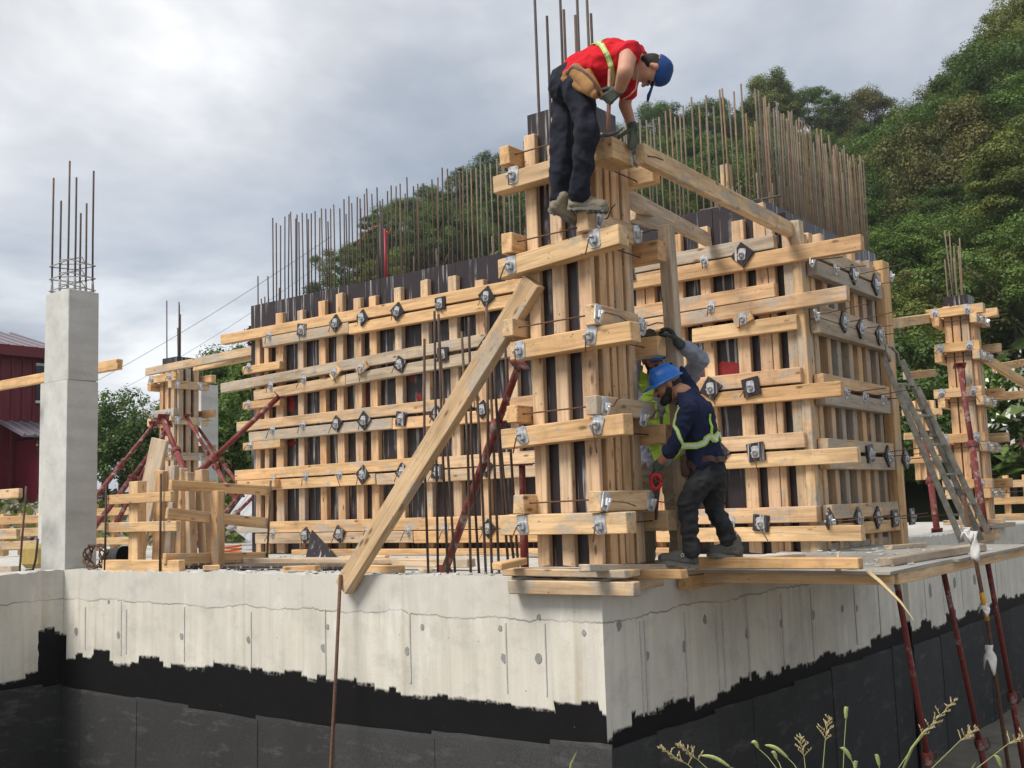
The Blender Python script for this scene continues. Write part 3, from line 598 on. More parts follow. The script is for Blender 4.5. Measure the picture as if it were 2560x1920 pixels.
# starter bars between brace and column
sb = thing('rebar_cage', 'cluster of dark starter bars standing on the wall rim left of the corner column', 'rebar', (-1.3, .2, 0))
for xb, xt, yt, y in ((1071, 1061, 847, .15), (1095, 1086, 778, .32), (1120, 1096, 785, .15), (1138, 1098, 845, .34), (1177, 1154, 829, .15), (1198, 1172, 793, .32), (1230, 1216, 765, .15), (1248, 1218, 780, .34), (1273, 1230, 850, .15), (1297, 1262, 845, .34), (1290, 1245, 1040, .22), (1215, 1188, 900, .25)):
    a = pt(xb, 1440, 'y', y); b = pt(xt, yt, 'y', y+.02); tube('rebar', [(a.x, y, -.02), (a+b)/2+Vector((random.gauss(0, .01), 0, 0)), b], .0105, REBAR, sb, 7)
# ------------------------------------------------------------------ adjustable steel props
def prop(label, a, b, mid=.55, r=.03, plate=True, mat=None, group=None, foot=True):
    a, b = Vector(a), Vector(b); t = thing('steel_prop', label, 'prop', a, group); d = (b-a); m = a+d*mid; u = d.normalized(); mat = mat or RED
    tube('outer_tube', [a, m], r, mat, t, 10); tube('inner_tube', [m-u*.02, b], r*.8, mat, t, 10)
    tube('collar', [m-u*.05, m-u*.03, m+u*.03, m+u*.05], [r*1.25, r*1.55, r*1.55, r*1.2], mat, t, 10)
    o = u.orthogonal().normalized()
    tube('pin_handle', [m+o*r*1.2+u*.02, m+o*r*2.8+u*.03, m+o*r*3.1-u*.06, m+o*r*1.4-u*.08], .006, RUST, t, 6)
    def pl(p, s):
        P = []
        for k in (0, 1):
            for i in range(8):
                an = 2*math.pi*i/8; rr = s*(1.0 if i % 2 else .72); P.append((math.cos(an)*rr, math.sin(an)*rr, .008*k-.004))
        Fc = [[i, (i+1) % 8, 8+(i+1) % 8, 8+i] for i in range(8)]+[list(range(8))[::-1], [8+i for i in range(8)]]
        mm = u.to_track_quat('Z', 'Y').to_matrix().to_4x4(); mm.translation = p; obj('end_plate', mesh_of('end_plate', P, Fc, mat), mm, t)
    if plate: pl(b+u*.004, r*2.6)
    if foot: pl(a, r*2.4)
    for k in range(5):
        q = m+u*(.12+.13*k)
        if (q-a).length < d.length-.08: tube('pin_hole', [q+o*(r*.8-.001), q+o*(r*.8+.0015)], .007, RUST, t, 6)
    return t
prop('red steel prop leaning up to the corner column among the starter bars', (-1.90, .62, .0), (-.74, .16, 1.52), .72, .034)
prop('short upright red prop with an open top plate beside the column', (-1.0, .5, .0), (-.995, .5, .80), .5, .032)

# ------------------------------------------------------------------ concrete column at the inner corner
lc = thing('concrete_column', 'bare finished concrete column with starter bars at the left inner corner', 'column', (-6.7, .18, 0))
bx('shaft', (-6.955, -6.50), (.004, .36), (-.02, 1.96), CONC_L, lc, .004, .002); bx('shaft', (-6.953, -6.502), (.006, .358), (1.962, 2.92), CONC_L, lc, .006, .004)
STIR = plain('cement_splashed_bar', (.45, .44, .42), (.25, .22, .2), .9, 30)
for x, y, z in ((-6.91, .05, 4.22), (-6.74, .04, 3.93), (-6.60, .05, 4.34), (-6.545, .10, 4.16), (-6.55, .31, 4.28), (-6.70, .32, 3.95), (-6.9, .31, 3.9), (-6.78, .30, 3.85)):
    bar(lc, x, y, 2.8, z, .0105, .004); tube('cement_sleeve', [(x, y, 2.9), (x, y, 2.96+random.random()*.06), (x, y, 3.05+random.random()*.05)], [.017, .0145, .0115], STIR, lc, 7)
for z in (2.96, 3.09, 3.23): tube('stirrup', [(-6.93, .03, z), (-6.53, .03, z+.02), (-6.53, .33, z-.01), (-6.93, .33, z+.015), (-6.93, .03, z)], .007, STIR, lc, 6); tube('stirrup', [(-6.93, .17, z+.05), (-6.73, .03, z+.04), (-6.53, .17, z+.06), (-6.73, .33, z+.05), (-6.93, .17, z+.05)], .006, STIR, lc, 6)
lonebx('timber_rail', 'timber rail passing behind the bare concrete column', (-12, -7.47), (1.2, 1.28), (2.27, 2.39), W_FRESH, 'rail')
lc2 = thing('concrete_column', 'pale concrete column standing half hidden behind the bare column', 'column', (-9.2, 1.6, 0))
q = pt(97, 1200, 'y', 1.55); bx('shaft', (q.x, q.x+.40), (1.55, 1.9), (ZS, pt(100, 957, 'y', 1.55).z), CONC_L, lc2); bar(lc2, q.x+.05, 1.6, 2.4, 3.15)
# ------------------------------------------------------------------ guard frame with stakes
gd = thing('guard_fence', 'timber guard rails on iron stakes fencing a pile of cut timbers', 'railing', (-5.2, .3, ZS))
xc = -4.83
bx('rail', (-5.87, -4.78), (.05, .10), (.645, .738), W_FRESH, gd); bx('rail', (-5.88, -4.70), (.05, .10), (.365, .462), W_FRESH, gd); bx('rail', (-5.87, -4.62), (.03, .10), (ZS+.005, .10), W_FRESH, gd)
beam('rail', (xc, .08, .80), (xc, 1.28, .735), .05, .1, W_FRESH, gd); beam('rail', (xc, .04, .535), (xc, 1.26, .405), .05, .105, W_FRESH, gd); beam('rail', (xc, -.03+.04, .115), (xc, 1.24, .065), .05, .1, W_FRESH, gd)
for x, y, z in ((-5.82, .03, .84), (-4.90, .02, .91)): tube('stake', [(x, y, -.03), (x+.01, y, z)], .011, REBAR, gd, 7)
tube('stake', [(xc+.04, 1.2, -.03), (xc+.05, 1.25, .84)], .011, REBAR, gd, 7)
bx('post', (-5.56, -5.40), (.115, .21), (ZS, .86), W_FRESH, gd); bx('post', (xc+.03, xc+.14), (.52, .6), (ZS, .74), W_FRESH, gd)
pile = []
TL = ('leftmost cut timber standing in the pile behind the guard rails', 'grey blocky cut timber standing second from left in the pile', 'tall pale cut timber in the middle of the pile', 'grey cut timber leaning left of the corner stake', 'used cut timber leaning behind the sloping rails', 'rearmost cut timber leaning most in the pile')
for i, (x, y, lx, ly, z, m) in enumerate(((-5.33, .30, .03, .02, .96, W_FRESH), (-5.22, .34, .02, .05, 1.0, W_GREY), (-5.12, .40, -.05, .04, .98, W_FRESH), (-5.02, .46, -.10, .02, .93, W_GREY), (-4.97, .60, -.12, .03, .95, W_MIX), (-5.04, .72, -.2, .0, .9, W_FRESH))):
    lone('cut_timber', TL[i], (x, y, ZS), (x+lx, y+ly, z), .12, .085, m, 'timber', (0, -1, 0), 'cut timbers standing in the guard frame')
lone('leaning_plank', 'broad grey plank leaning beside the pile of cut timbers', (-6.06, .5, ZS), (-5.77, .62, 1.31), .27, .04, W_GREY, 'plank', (0, -1, 0))
gl = thing('guard_fence', 'timber guard rail on an iron stake at the left picture edge', 'railing', (-7.2, -.3, ZS))
bx('rail', (-9, -6.76), (-.36, -.31), (.745, .84), W_MIX, gl); bx('rail', (-9, -6.79), (-.36, -.31), (.33, .43), W_MIX, gl); bx('rail', (-9, -6.8), (-.40, -.31), (ZS+.005, .06), W_MIX, gl); tube('stake', [(-6.84, -.29, -.03), (-6.74, -.29, .86)], .011, REBAR, gl, 7)
YEL = plain('faded_yellow_plastic', (.52, .38, .10), (.40, .29, .10), .5, 6); BLK = plain('black_rubber', (.02, .02, .02), (.045, .043, .04), .6, 20)
yc = thing('plastic_can', 'faded yellow plastic can lying beside the bare column', 'can', (-7.25, -.1, ZS))
obj('body', mesh_of('body', *chamfer_box(.42, .26, .26, .05, .006), YEL), Matrix.Translation((-7.3, .2, .13)), yc); tube('cap', [(-7.1, .2, .16), (-7.05, .2, .16)], .03, BLK, yc, 10)
tag(tube('hose', [(-6.98, -.02, .32), (-7.0, -.03, .1), (-7.03, -.04, 0), (-7.15, -.05, -.01)], .012, BLK), 'black hose hanging at the foot of the bare column', 'hose')
V = [(math.cos(a*.35)*(.15+.012*math.sin(a*1.7)), .05*math.sin(a*.9), .13+math.sin(a*.35)*(.12+.01*math.cos(a))) for a in range(90)]
hb = tube('wire_coil', [Vector(v)+Vector((-6.13, .12, .0)) for v in V], .008, RUST, None, 5); tag(hb, 'tangled coil of rusty wire at the foot of the bare column', 'wire')
bag = mesh_of('rubber_bucket', *tube_geo([(0, 0, 0), (.06, .02, .0), (.28, .05, .02)], [.06, .11, .12], 12, False), BLK, True); tag(obj('rubber_bucket', bag, Matrix.Translation((-6.12, .22, .09))), 'black rubber bucket tipped over beside the wire coil', 'bucket')
tag(tube('iron_stake', [pt(851, 1437, 'y', -.12), pt(840, 1680, 'y', -.2), pt(826, 1935, 'y', -.3), pt(815, 2300, 'y', -.42)], .0135, RUST, None, 8), 'rusty ribbed iron stake standing in front of the foundation wall', 'stake')

# ------------------------------------------------------------------ column formworks further off
def column_form(label, x0, y0, w, d, ht, zl, face='W', seed=0, bars=6, bz=4.2, grey=False, bk=W_STUD):
    random.seed(seed); t = thing('column_formwork', label, 'formwork', (x0+w/2, y0+d/2, ZS)); x1, y1 = x0+w, y0+d
    col_panels(t, x0, x1, y0, y1, ZS, ht)
    for f in np.linspace(0, 1, 3): bx('post', (x0+f*(w-.1), x0+f*(w-.1)+.1), (y0-.055, y0-.002), (ZS, ht-.15), W_STUD, t)
    for f in np.linspace(0, 1, 3): bx('post', (x1+.002, x1+.055), (y0+f*(d-.1), y0+f*(d-.1)+.1), (ZS, ht-.2), bk, t)
    for i, z in enumerate(zl):
        e0, e1 = random.uniform(.1, .25), random.uniform(.1, .25); m = W_GREY if (grey and i % 2) else W_FRESH
        bx('waler', (x0-e0, x1+e1), (y0-.156, y0-.058), (z, z+.13), m, t); bx('waler', (x0-.3, x1+.28), (y1+.1, y1+.2), (z, z+.13), W_FRESH, t)
        bx('waler', (x1+.058, x1+.156), (y0-.22, y1+.15), (z-.14, z-.01), random.choice((W_MIX, W_FRESH)), t); bx('waler', (x0-.12, x0-.02), (y0-.22, y1+.15), (z-.14, z-.01), W_FRESH, t)
        for xx in (x0-e0*.4, x1+e1*.1): clamp(t, (xx, y0-.157, z+.065), (0, -1, 0), '', s=1.2)
        for yy in (y0-.1, y1-.05): clamp(t, (x1+.157, yy, z-.075), (1, 0, 0), '', True, 1.2)
        tube('tie_rod', [(x0-.05, y0-.10, z-.07), (x1+.10, y0-.10, z-.07)], .006, RUST, t, 6)
    for i in range(bars): bar(t, x0+.06+(w-.12)*((i*.37) % 1), y0+.06+(d-.12)*((i*.61) % 1), ht-.6, bz+random.uniform(-.5, .1), .0105, .02, REBAR if face == 'W' else REBAR_B)
    return t
frc = column_form('timber column formwork with a red prop against it at the far right', -.42, 10.1, .34, .34, 3.33, (.55, 1.2, 1.85, 2.5, 3.02), 'E', 3, 7, 4.3)
lmc = column_form('timber column formwork behind the guard rails, ringed by red props', -12.45, 5.3, .42, .42, 3.3, (.35, 1.0, 1.62, 2.24, 2.86), 'W', 4, 5, 4.25, True)
random.seed(21)
bc = thing('concrete_column', 'slim finished concrete column just right of the propped formwork', 'column', pd(506, 1300, 21)); q = pd(508, 965, 21)
bx('shaft', (q.x-.2, q.x+.2), (q.y-.2, q.y+.2), (ZS, q.z), CONC_L, bc)
for i in range(4): bar(bc, q.x+(-.1, .1)[i % 2], q.y+(-.1, .1)[i//2], q.z-.3, q.z+.25)
lone('timber_rail', 'long timber rail from the propped column formwork to the core wall', pd(368, 930, 18.3), pd(680, 868, 15.3), .07, .13, W_MIX, 'rail')
lone('timber_rail', 'second timber rail under the long one beside the core wall', pd(488, 920, 17.5), pd(640, 890, 15.8), .07, .1, W_FRESH, 'rail')
def pp_(x, y, d): return pd(x, y, d)
prop('thin red prop rising to the left side of the propped column', pd(225, 1260, 15.5), pd(383, 1062, 17.6), .45, .035)
prop('red prop standing low behind the bare column, leaning right', pd(228, 1330, 15.2), pd(415, 1080, 17.8), .5, .04)
prop('red prop lying steep below the left side of the propped column', pd(285, 1320, 15.6), pd(420, 1060, 17.9), .42, .036)
prop('thick red prop whose plate faces the viewer against the lower yoke', pd(470, 1200, 16.2), pd(408, 1048, 17.6), .45, .05)
prop('red prop running down right from the propped column yoke', pd(615, 1295, 17.2), pd(466, 1042, 17.8), .5, .036)
prop('dark red prop behind, from the concrete column down to the right', pd(640, 1275, 18.5), pd(490, 1062, 19.2), .5, .034)
prop('red prop from the left end of the core wall down to the guard frame', pd(487, 1190, 13.6), pd(697, 992, 13.9), .22, .042)
prop('red prop crossing low between the guard frame and the core wall', pd(545, 1330, 17), pd(640, 1235, 16), .5, .034)
prop('red prop lying crosswise low behind the guard frame', pd(500, 1360, 15.5), pd(600, 1235, 16.5), .5, .034)
prop('bright red prop standing against the front of the far right column', (.18, 9.0, .0), (-.20, 9.86, 2.28), .5, .045)
prop('red prop leaning behind the far right column', (.9, 11.2, -.1), (.25, 11.0, 1.25), .5, .04)
prop('red prop leaning between the ladder and the far right column', (-.2, 8.2, .02), (-.5, 9.0, 1.3), .5, .04)
def far_frame(label, px0, px1, py0, py1, depth, nst, seed, nm='guard_fence'):
    random.seed(seed); a, b = pd(px0, py1, depth), pd(px1, py1, depth); z1 = pd(px0, py0, depth).z; t = thing(nm, label, nm.split('_')[-1], a); u = (b-a); u.z = 0; L = u.length; u.normalize()
    for i in range(nst):
        p = a+u*(L*i/(nst-1)); beam('post', p, (p.x, p.y, z1), .1, .1, W_FRESH, t, (0, -1, 0))
    for k in range(3): z = a.z+(z1-a.z)*(.25+.3*k); beam('rail', (a.x-u.x*.2, a.y-u.y*.2-.1, z), (b.x+u.x*.2, b.y+u.y*.2-.1, z), .06, .13, W_FRESH, t)
    return t
far_frame('low guard rails of pale timber far behind the bare column', 235, 335, 1262, 1385, 19, 3, 1)
far_frame('low timber rails behind the yellow can at the left', 10, 100, 1285, 1390, 17, 3, 2)
far_frame('pale timber formwork seen between the ladder and the far right column', 2298, 2345, 1000, 1200, 21, 4, 3, 'wall_formwork')
far_frame('timber guard rails standing right of the far right column', 2475, 2575, 1190, 1330, 20, 3, 5)
random.seed(31)
lone('timber_rail', 'upper timber rail between the core wall post and the far right column', pd(2235, 808, 13.5), pd(2330, 795, 16.2), .07, .13, W_FRESH, 'rail')
lone('timber_rail', 'lower timber rail between the ladder and the far right column', pd(2262, 940, 16.5), pd(2335, 932, 17.5), .07, .12, W_FRESH, 'rail')
lone('timber_rail', 'timber sloping down from the far right column to the picture edge', pd(2455, 890, 16.5), pd(2600, 985, 17), .08, .13, W_FRESH, 'rail')
lone('timber_rail', 'upper level timber rail right of the far right column', pd(2485, 920, 19), pd(2610, 898, 20), .08, .13, W_FRESH, 'rail')
lone('timber_rail', 'lower level timber rail right of the far right column', pd(2465, 992, 17), pd(2610, 983, 17.5), .08, .13, W_FRESH, 'rail')
lone('plank', 'grey plank lying on the slab edge below the far right column', (.0, 8.9, .03), (.1, 10.6, .03), .2, .06, W_GREY, 'plank')
lone('plank', 'plank crossing the slab edge under the far right column', (-.4, 9.2, .1), (.35, 9.35, .1), .2, .06, W_MIX, 'plank')
lone('timber_block', 'timber block under the edge of the far right column', (.06, 9.0, -.09), (.1, 9.9, -.09), .1, .15, W_MIX)

# ------------------------------------------------------------------ platform, its props, ladder
PLYG = plain('dusty_grey_plywood', (.40, .385, .35), (.28, .265, .24), .9, 3, 0, .2, .2)
pf = thing('work_platform', 'grey plywood work platform cantilevered past the side wall', 'platform', (.8, 2.4, -.02))
bx('deck_sheet', (.05, 1.58), (1.0, 2.42), (-.026, -.004), PLYG, pf, .002, .002); bx('deck_sheet', (.05, 1.62), (2.43, 4.9), (-.027, -.005), PLYG, pf, .002, .002)
bx('edge_joist', (.2, 1.56), (1.06, 1.14), (-.10, -.028), W_MIX, pf); bx('edge_joist', (1.5, 1.58), (1.16, 4.85), (-.10, -.028), W_MIX, pf); bx('edge_joist', (.15, 1.49), (3.0, 3.08), (-.10, -.028), W_MIX, pf)
lone('plank', 'weathered plank lying along the outer edge of the platform', pt(2232, 1404, 'z', .03)+Vector((-.05, 0, 0)), (1.48, 3.6, .03), .11, .06, W_GREY, 'plank')
SPL = plain('split_raw_wood', (.72, .58, .33), (.62, .47, .25), .8, 30)
sp = mesh_of('wood_splinter', *tube_geo([(0, 0, 0), (.08, .01, -.07), (.2, .02, -.2), (.27, .03, -.31)], [.016, .014, .009, .002], 5), SPL); tag(obj('wood_splinter', sp, Matrix.Translation(pt(2168, 1428, 'y', .98))), 'long pale splinter hanging from the broken platform edge', 'splinter')
sp = mesh_of('wood_splinter', *tube_geo([(0, 0, 0), (.0, .0, .06), (.01, .0, .13)], [.022, .016, .002], 5), SPL); tag(obj('wood_splinter', sp, Matrix.Translation((1.24, .99, -.002))), 'torn pale splinter sticking up behind the long plank', 'splinter')
prop('weathered red prop nearest the corner, under the platform edge', (1.32, 2.62, -2.45), (1.30, 1.95, -.105), .42, .028)
prop('pitted prop in the middle, grey above and red below', (1.35, 4.0, -2.45), (1.32, 3.05, -.105), .36, .028)
prop('tall red prop rising past the platform edge at the far right', pt(2578, 2010, 'x', 1.45), pt(2468, 1402, 'x', 1.45), .45, .028)
tag(tube('iron_stake', [pt(2540, 2050, 'x', 1.66), pt(2470, 1560, 'x', 1.66), pt(2408, 1240, 'x', 1.66)], .016, RUST, None, 8), 'tall rusty bar with white rags tied to it at the platform corner', 'stake')
RAG = plain('white_cloth', (.78, .77, .74), (.62, .6, .58), .9, 20)
def rag(label, pos, w, h, tails, mat=None):
    V = []; Fc = []; n = 7; m = 9
    for i in range(m):
        for j in range(n):
            u, v = j/(n-1)-.5, i/(m-1); a = u*2.4; rr = .022+.012*v
            V.append((math.sin(a)*rr+w*u*v*1.1+.01*math.sin(v*9+u*5), -math.cos(a)*rr-.006*math.sin(v*13+j), -v*h*(1+tails*math.sin(u*7))))
    for i in range(m-1):
        for j in range(n-1): Fc.append([i*n+j, i*n+j+1, (i+1)*n+j+1, (i+1)*n+j])
    o = obj('cloth_rag', mesh_of('cloth_rag', V, Fc, mat or RAG, True), Matrix.Translation(pos)); md = o.modifiers.new('t', 'SOLIDIFY'); md.thickness = .004; tag(o, label, 'rag')
q = pt(2418, 1318, 'x', 1.66); rag('white rag knotted on the iron bar just above the platform', q, .03, .08, .5); rag('long white strip hanging from the knotted rag', q+Vector((.045, .01, -.03)), .0, .22, .05)
rag('white rag tied halfway down the iron bar', pt(2474, 1612, 'x', 1.66), .035, .17, .4); rag('small white rag on the yellow taped part of the bar', pt(2461, 1508, 'x', 1.66), .02, .07, .5)
tag(tube('tape_wrap', [pt(2454, 1480, 'x', 1.66), pt(2468, 1550, 'x', 1.66)], .0195, plain('yellow_tape', (.62, .36, .03), (.5, .27, .02), .5, 20), None, 8), 'yellow tape wrapped round the iron bar', 'tape')
ld = thing('ladder', 'old grey aluminium extension ladder leaning on the core wall post', 'ladder', (.9, 5.3, 0))
def lad(off, w, zt, zb, x0, x1, y, flare):
    L0 = Vector((x0, y, zb)); L1 = Vector((x1, y-.25, zt)); s = Vector((.10, .42, 0)).normalized()
    for sg in (-1, 1): beam('stile', L0+s*sg*w/2*flare+off, L1+s*sg*w/2+off, .022, .06, ALU, ld, (1, .2, .3), .003, .001)
    n = int((L1-L0).length/.28)
    for i in range(1, n):
        p = L0+(L1-L0)*(i/n)+off; k = flare+(1-flare)*i/n; beam('rung', p-s*w/2*k, p+s*w/2*k, .045, .022, ALU, ld, (0, 0, 1), .003, .001)
lad(Vector((0, 0, 0)), .34, 1.9, .0, .92, .34, 5.5, 1.15); lad(Vector((.06, .03, .05)), .30, 1.55, .02, .94, .42, 5.5, 1.1)
tube('top_hook', [(.36, 5.1, 1.86), (.34, 5.09, 1.98), (.31, 5.16, 2.04), (.31, 5.34, 2.04), (.34, 5.42, 1.98), (.36, 5.41, 1.84)], .016, ALU, ld, 8)

# ------------------------------------------------------------------ litter of the site
random.seed(77)
CH = []
for i in range(420):
    if i % 3 == 0: p = (random.uniform(-6.4, -.1), random.uniform(.02, .28), random.uniform(.004, .012))
    elif i % 3 == 1: p = (random.uniform(-7, -.2), random.uniform(.3, 3.3), ZS+.006)
    else: p = (random.uniform(.1, 1.55), random.uniform(1.1, 4.4), .003)
    s_ = random.uniform(.006, .03); CH.append(xf(chamfer_box(s_*random.uniform(.6, 2.6), s_, s_*.5, s_*.12, s_*.1), Matrix.Translation(p) @ Matrix.Rotation(random.uniform(0, 6.3), 4, 'Z')))
tag(obj('debris', mesh_of('debris', *join_geo(CH), CONC_L)), 'crumbs of concrete and chips scattered over the wall rim and slab', 'debris', kind='stuff')
CH = [xf(chamfer_box(random.uniform(.02, .07), random.uniform(.004, .012), .003, .001), Matrix.Translation((random.uniform(-.2, 1.5), random.uniform(1.1, 2.4), .004)) @ Matrix.Rotation(random.uniform(0, 6.3), 4, 'Z')) for i in range(160)]
tag(obj('wood_chips', mesh_of('wood_chips', *join_geo(CH), SPL)), 'pale sawdust and wood chips lying on the platform', 'wood chips', kind='stuff')
for lab, x, y, z, L, an, m in (('short offcut lying on the slab left of the diagonal brace foot', -3.1, .16, .03, .32, .3, W_FRESH), ('grey offcut lying beside the starter bars', -1.95, .45, .0, .28, -.7, W_GREY), ('small square offcut on the wall rim near the guard rails', -4.3, .15, .03, .14, .9, W_FRESH), ('offcut lying on the slab in front of the core formwork', -4.6, 2.4, ZS+.03, .6, .15, W_MIX), ('crooked offcut lying below the core wall clamps', -2.6, 2.9, ZS+.03, .5, -.3, W_GREY), ('offcut lying on the platform behind the long plank', .75, 1.5, .02, .3, .6, W_FRESH), ('thin grey offcut near the ladder foot', .7, 4.1, .015, .5, 1.2, W_GREY), ('split offcut at the inner side of the platform', .35, 2.2, .02, .45, 1.4, W_MIX)):
    d_ = Vector((math.cos(an), math.sin(an), 0))*L/2; lone('timber_offcut', lab, Vector((x, y, z))-d_, Vector((x, y, z))+d_, random.uniform(.07, .1), random.uniform(.03, .05), m, 'offcut')
# ------------------------------------------------------------------ people
from mathutils.bvhtree import BVHTree
WORK = bpy.data.scenes.new('workbench')
def evaluated(o):
    with bpy.context.temp_override(scene=WORK, view_layer=WORK.view_layers[0]):
        dg = bpy.context.evaluated_depsgraph_get(); return bpy.data.meshes.new_from_object(o.evaluated_get(dg))
def capsule(p0, p1, r0, r1, side=None, k=1.0, seg=14, rings=4):
    p0, p1 = Vector(p0), Vector(p1); ax = p1-p0
    if ax.length < 1e-5: ax = Vector((0, 0, 1e-4)); p1 = p0+ax
    t = ax.normalized(); s = Vector(side)-t*Vector(side).dot(t) if side is not None else t.orthogonal()
    s.normalize(); b = t.cross(s); V = []; Fc = []; rows = []
    for i in range(rings+1):
        a = -math.pi/2*(1-i/rings); rows.append((p0+t*math.sin(a)*r0, r0*math.cos(a)))
    for i in range(rings+1):
        a = math.pi/2*i/rings; rows.append((p1+t*math.sin(a)*r1, r1*math.cos(a)))
    for c, r in rows:
        r = max(r, 1e-4)
        for j in range(seg):
            a = 2*math.pi*j/seg; V.append(c+(s*math.cos(a)*k+b*math.sin(a))*r)
    for i in range(len(rows)-1):
        for j in range(seg): Fc.append([i*seg+j, i*seg+(j+1) % seg, (i+1)*seg+(j+1) % seg, (i+1)*seg+j])
    Fc.append(list(range(seg))[::-1]); Fc.append([(len(rows)-1)*seg+j for j in range(seg)]); return V, Fc
def skin_over(name, geos, voxel, it, mat, wr=0.0, wscale=14, stretch=(1, 1, 1)):
    """one continuous surface grown over overlapping volumes"""
    tmp = bpy.data.objects.new('tmp', mesh_of('tmp', *join_geo(geos), None)); WORK.collection.objects.link(tmp); m = tmp.modifiers.new('r', 'REMESH'); m.mode = 'VOXEL'; m.voxel_size = voxel; m.use_smooth_shade = True
    if it: q = tmp.modifiers.new('s', 'SMOOTH'); q.factor = .5; q.iterations = it
    me = evaluated(tmp); bpy.data.objects.remove(tmp); me.name = name
    if wr:
        n = len(me.vertices); co = np.empty(n*3, np.float32); no = np.empty(n*3, np.float32); me.vertices.foreach_get('co', co); me.vertex_normals.foreach_get('vector', no); co = co.reshape(-1, 3); no = no.reshape(-1, 3); k = np.empty((n, 1), np.float32)
        for i, c in enumerate((co*wscale).tolist()):
            k[i, 0] = 1-abs(noise.noise((c[0]*stretch[0], c[1]*stretch[1], c[2]*stretch[2])))*3.2+.5*noise.noise((c[0]*2.3+9, c[1]*2.3, c[2]*2.9))
        me.vertices.foreach_set('co', (co+no*k*wr).ravel())
    me.materials.clear(); me.materials.append(mat); me.polygons.foreach_set('use_smooth', [True]*len(me.polygons)); me.update(); return me
def _done(): bpy.data.scenes.remove(WORK)
def bvh(me): return BVHTree.FromPolygons([v.co for v in me.vertices], [p.vertices[:] for p in me.polygons])
def ribbon(name, tree_, pts, w, mat, parent, lift=.006, n=40, th=.003):
    P = [Vector(p) for p in pts]; Q = []
    for i in range(n+1):
        f = i/n*(len(P)-1); k = min(int(f), len(P)-2); u = f-k; a, b, c, d = P[max(k-1, 0)], P[k], P[k+1], P[min(k+2, len(P)-1)]
        Q.append(.5*((2*b)+(c-a)*u+(2*a-5*b+4*c-d)*u*u+(3*b-a-3*c+d)*u**3))
    S = []
    for q in Q:
        loc, nrm, _, _ = tree_.find_nearest(q); S.append((loc+nrm*lift, nrm))
    V = []; Fc = []
    for i, (p, nr) in enumerate(S):
        t = (S[min(i+1, n)][0]-S[max(i-1, 0)][0]); sd = nr.cross(t).normalized()*w/2; V += [p-sd, p+sd, p+sd+nr*th, p-sd+nr*th]
    for i in range(n):
        for j in range(4): Fc.append([4*i+j, 4*i+(j+1) % 4, 4*i+4+(j+1) % 4, 4*i+4+j])
    Fc += [[3, 2, 1, 0], [4*n, 4*n+1, 4*n+2, 4*n+3]]; return obj(name, mesh_of(name, V, Fc, mat), parent=parent)
def hand_geo(wrist, d, nrm, thumb=1, curl=(60, 60, 65, 70), tcurl=35, s=1.0, glove=.002):
    d = Vector(d).normalized(); nrm = Vector(nrm); nrm = (nrm-d*nrm.dot(d)).normalized(); w = d.cross(nrm)*thumb; W_ = Vector(wrist); G = []
    for o in (-.026, -.009, .009, .026): G.append(capsule(W_+d*.012*s+w*o*.7*s, W_+d*.082*s+w*o*s, (.013+glove)*s, (.0115+glove)*s, None, 1, 8, 3))
    G.append(capsule(W_-d*.03*s, W_+d*.02*s, .027*s, .026*s, w, 1.25, 10, 3))
    for o, L, c in zip((-.029, -.010, .009, .027), (.070, .079, .073, .057), curl):
        p = W_+d*.085*s+w*o*s; a = 0; r = (.0092+glove)*s
        for sg, fr in ((.45, .38), (.31, .38), (.24, .24)):
            a += math.radians(c)*fr*1.25; q = p+(d*math.cos(a)+nrm*math.sin(a)+w*o*.8)*L*sg*s; G.append(capsule(p, q, r, r*.93, None, 1, 8, 3)); p = q; r *= .93
    p = W_+d*.025*s-w*.028*s+nrm*.006*s; a = 0
    for L, c in ((.04, 0), (.034, tcurl), (.026, tcurl)):
        a += math.radians(c); v = (d*.62-w*.62*math.cos(a)+nrm*(.35+math.sin(a)*.7)).normalized(); q = p+v*L*s; G.append(capsule(p, q, (.012+glove)*s, (.0105+glove)*s, None, 1, 8, 3)); p = q
    return G
def head_geo(c, up, fw, s=1.0):
    up = Vector(up).normalized(); fw = Vector(fw); fw = (fw-up*fw.dot(up)).normalized(); rt = fw.cross(up); c = Vector(c); P = lambda f, u, r=0: c+(fw*f+up*u+rt*r)*s
    G = [capsule(P(-.025, .03), P(.015, .03), .083*s, .080*s, rt, .93), capsule(P(.03, -.02), P(.045, -.075), .062*s, .038*s, rt, 1.05), capsule(P(.085, .0), P(.108, -.03), .011*s, .016*s, None, 1, 8, 3), capsule(P(.075, .022, -.03), P(.075, .022, .03), .016*s, .016*s, None, 1, 8, 3), capsule(P(.082, -.062, -.012), P(.082, -.062, .012), .011*s, .011*s, None, 1, 8, 3),
         capsule(P(.07, -.095, -.01), P(.07, -.095, .01), .018*s, .018*s, None, 1, 8, 3), capsule(P(-.03, -.03), P(.02, -.09), .05*s, .045*s)]
    for sg in (-1, 1): G.append(capsule(P(-.012, -.015, .078*sg), P(-.004, .022, .084*sg), .013*s, .017*s, fw, 1.15, 8, 3)); G.append(capsule(P(.05, -.02, .045*sg), P(.055, -.02, .04*sg), .03*s, .03*s, None, 1, 8, 3))
    return G, P, rt
def eyes(P, parent, sc=1.0):
    for sg in (-1, 1): obj('eye', mesh_of('eye', *join_geo([capsule(P(.083, .0, .031*sg), P(.086, .0, .031*sg), .0105, .0105, None, 1, 8, 3)]), EYE, True), parent=parent); obj('eyebrow', mesh_of('eyebrow', *capsule(P(.092, .022, .014*sg), P(.084, .024, .05*sg), .006, .005, None, 1, 8, 3), HAIR, True), parent=parent)
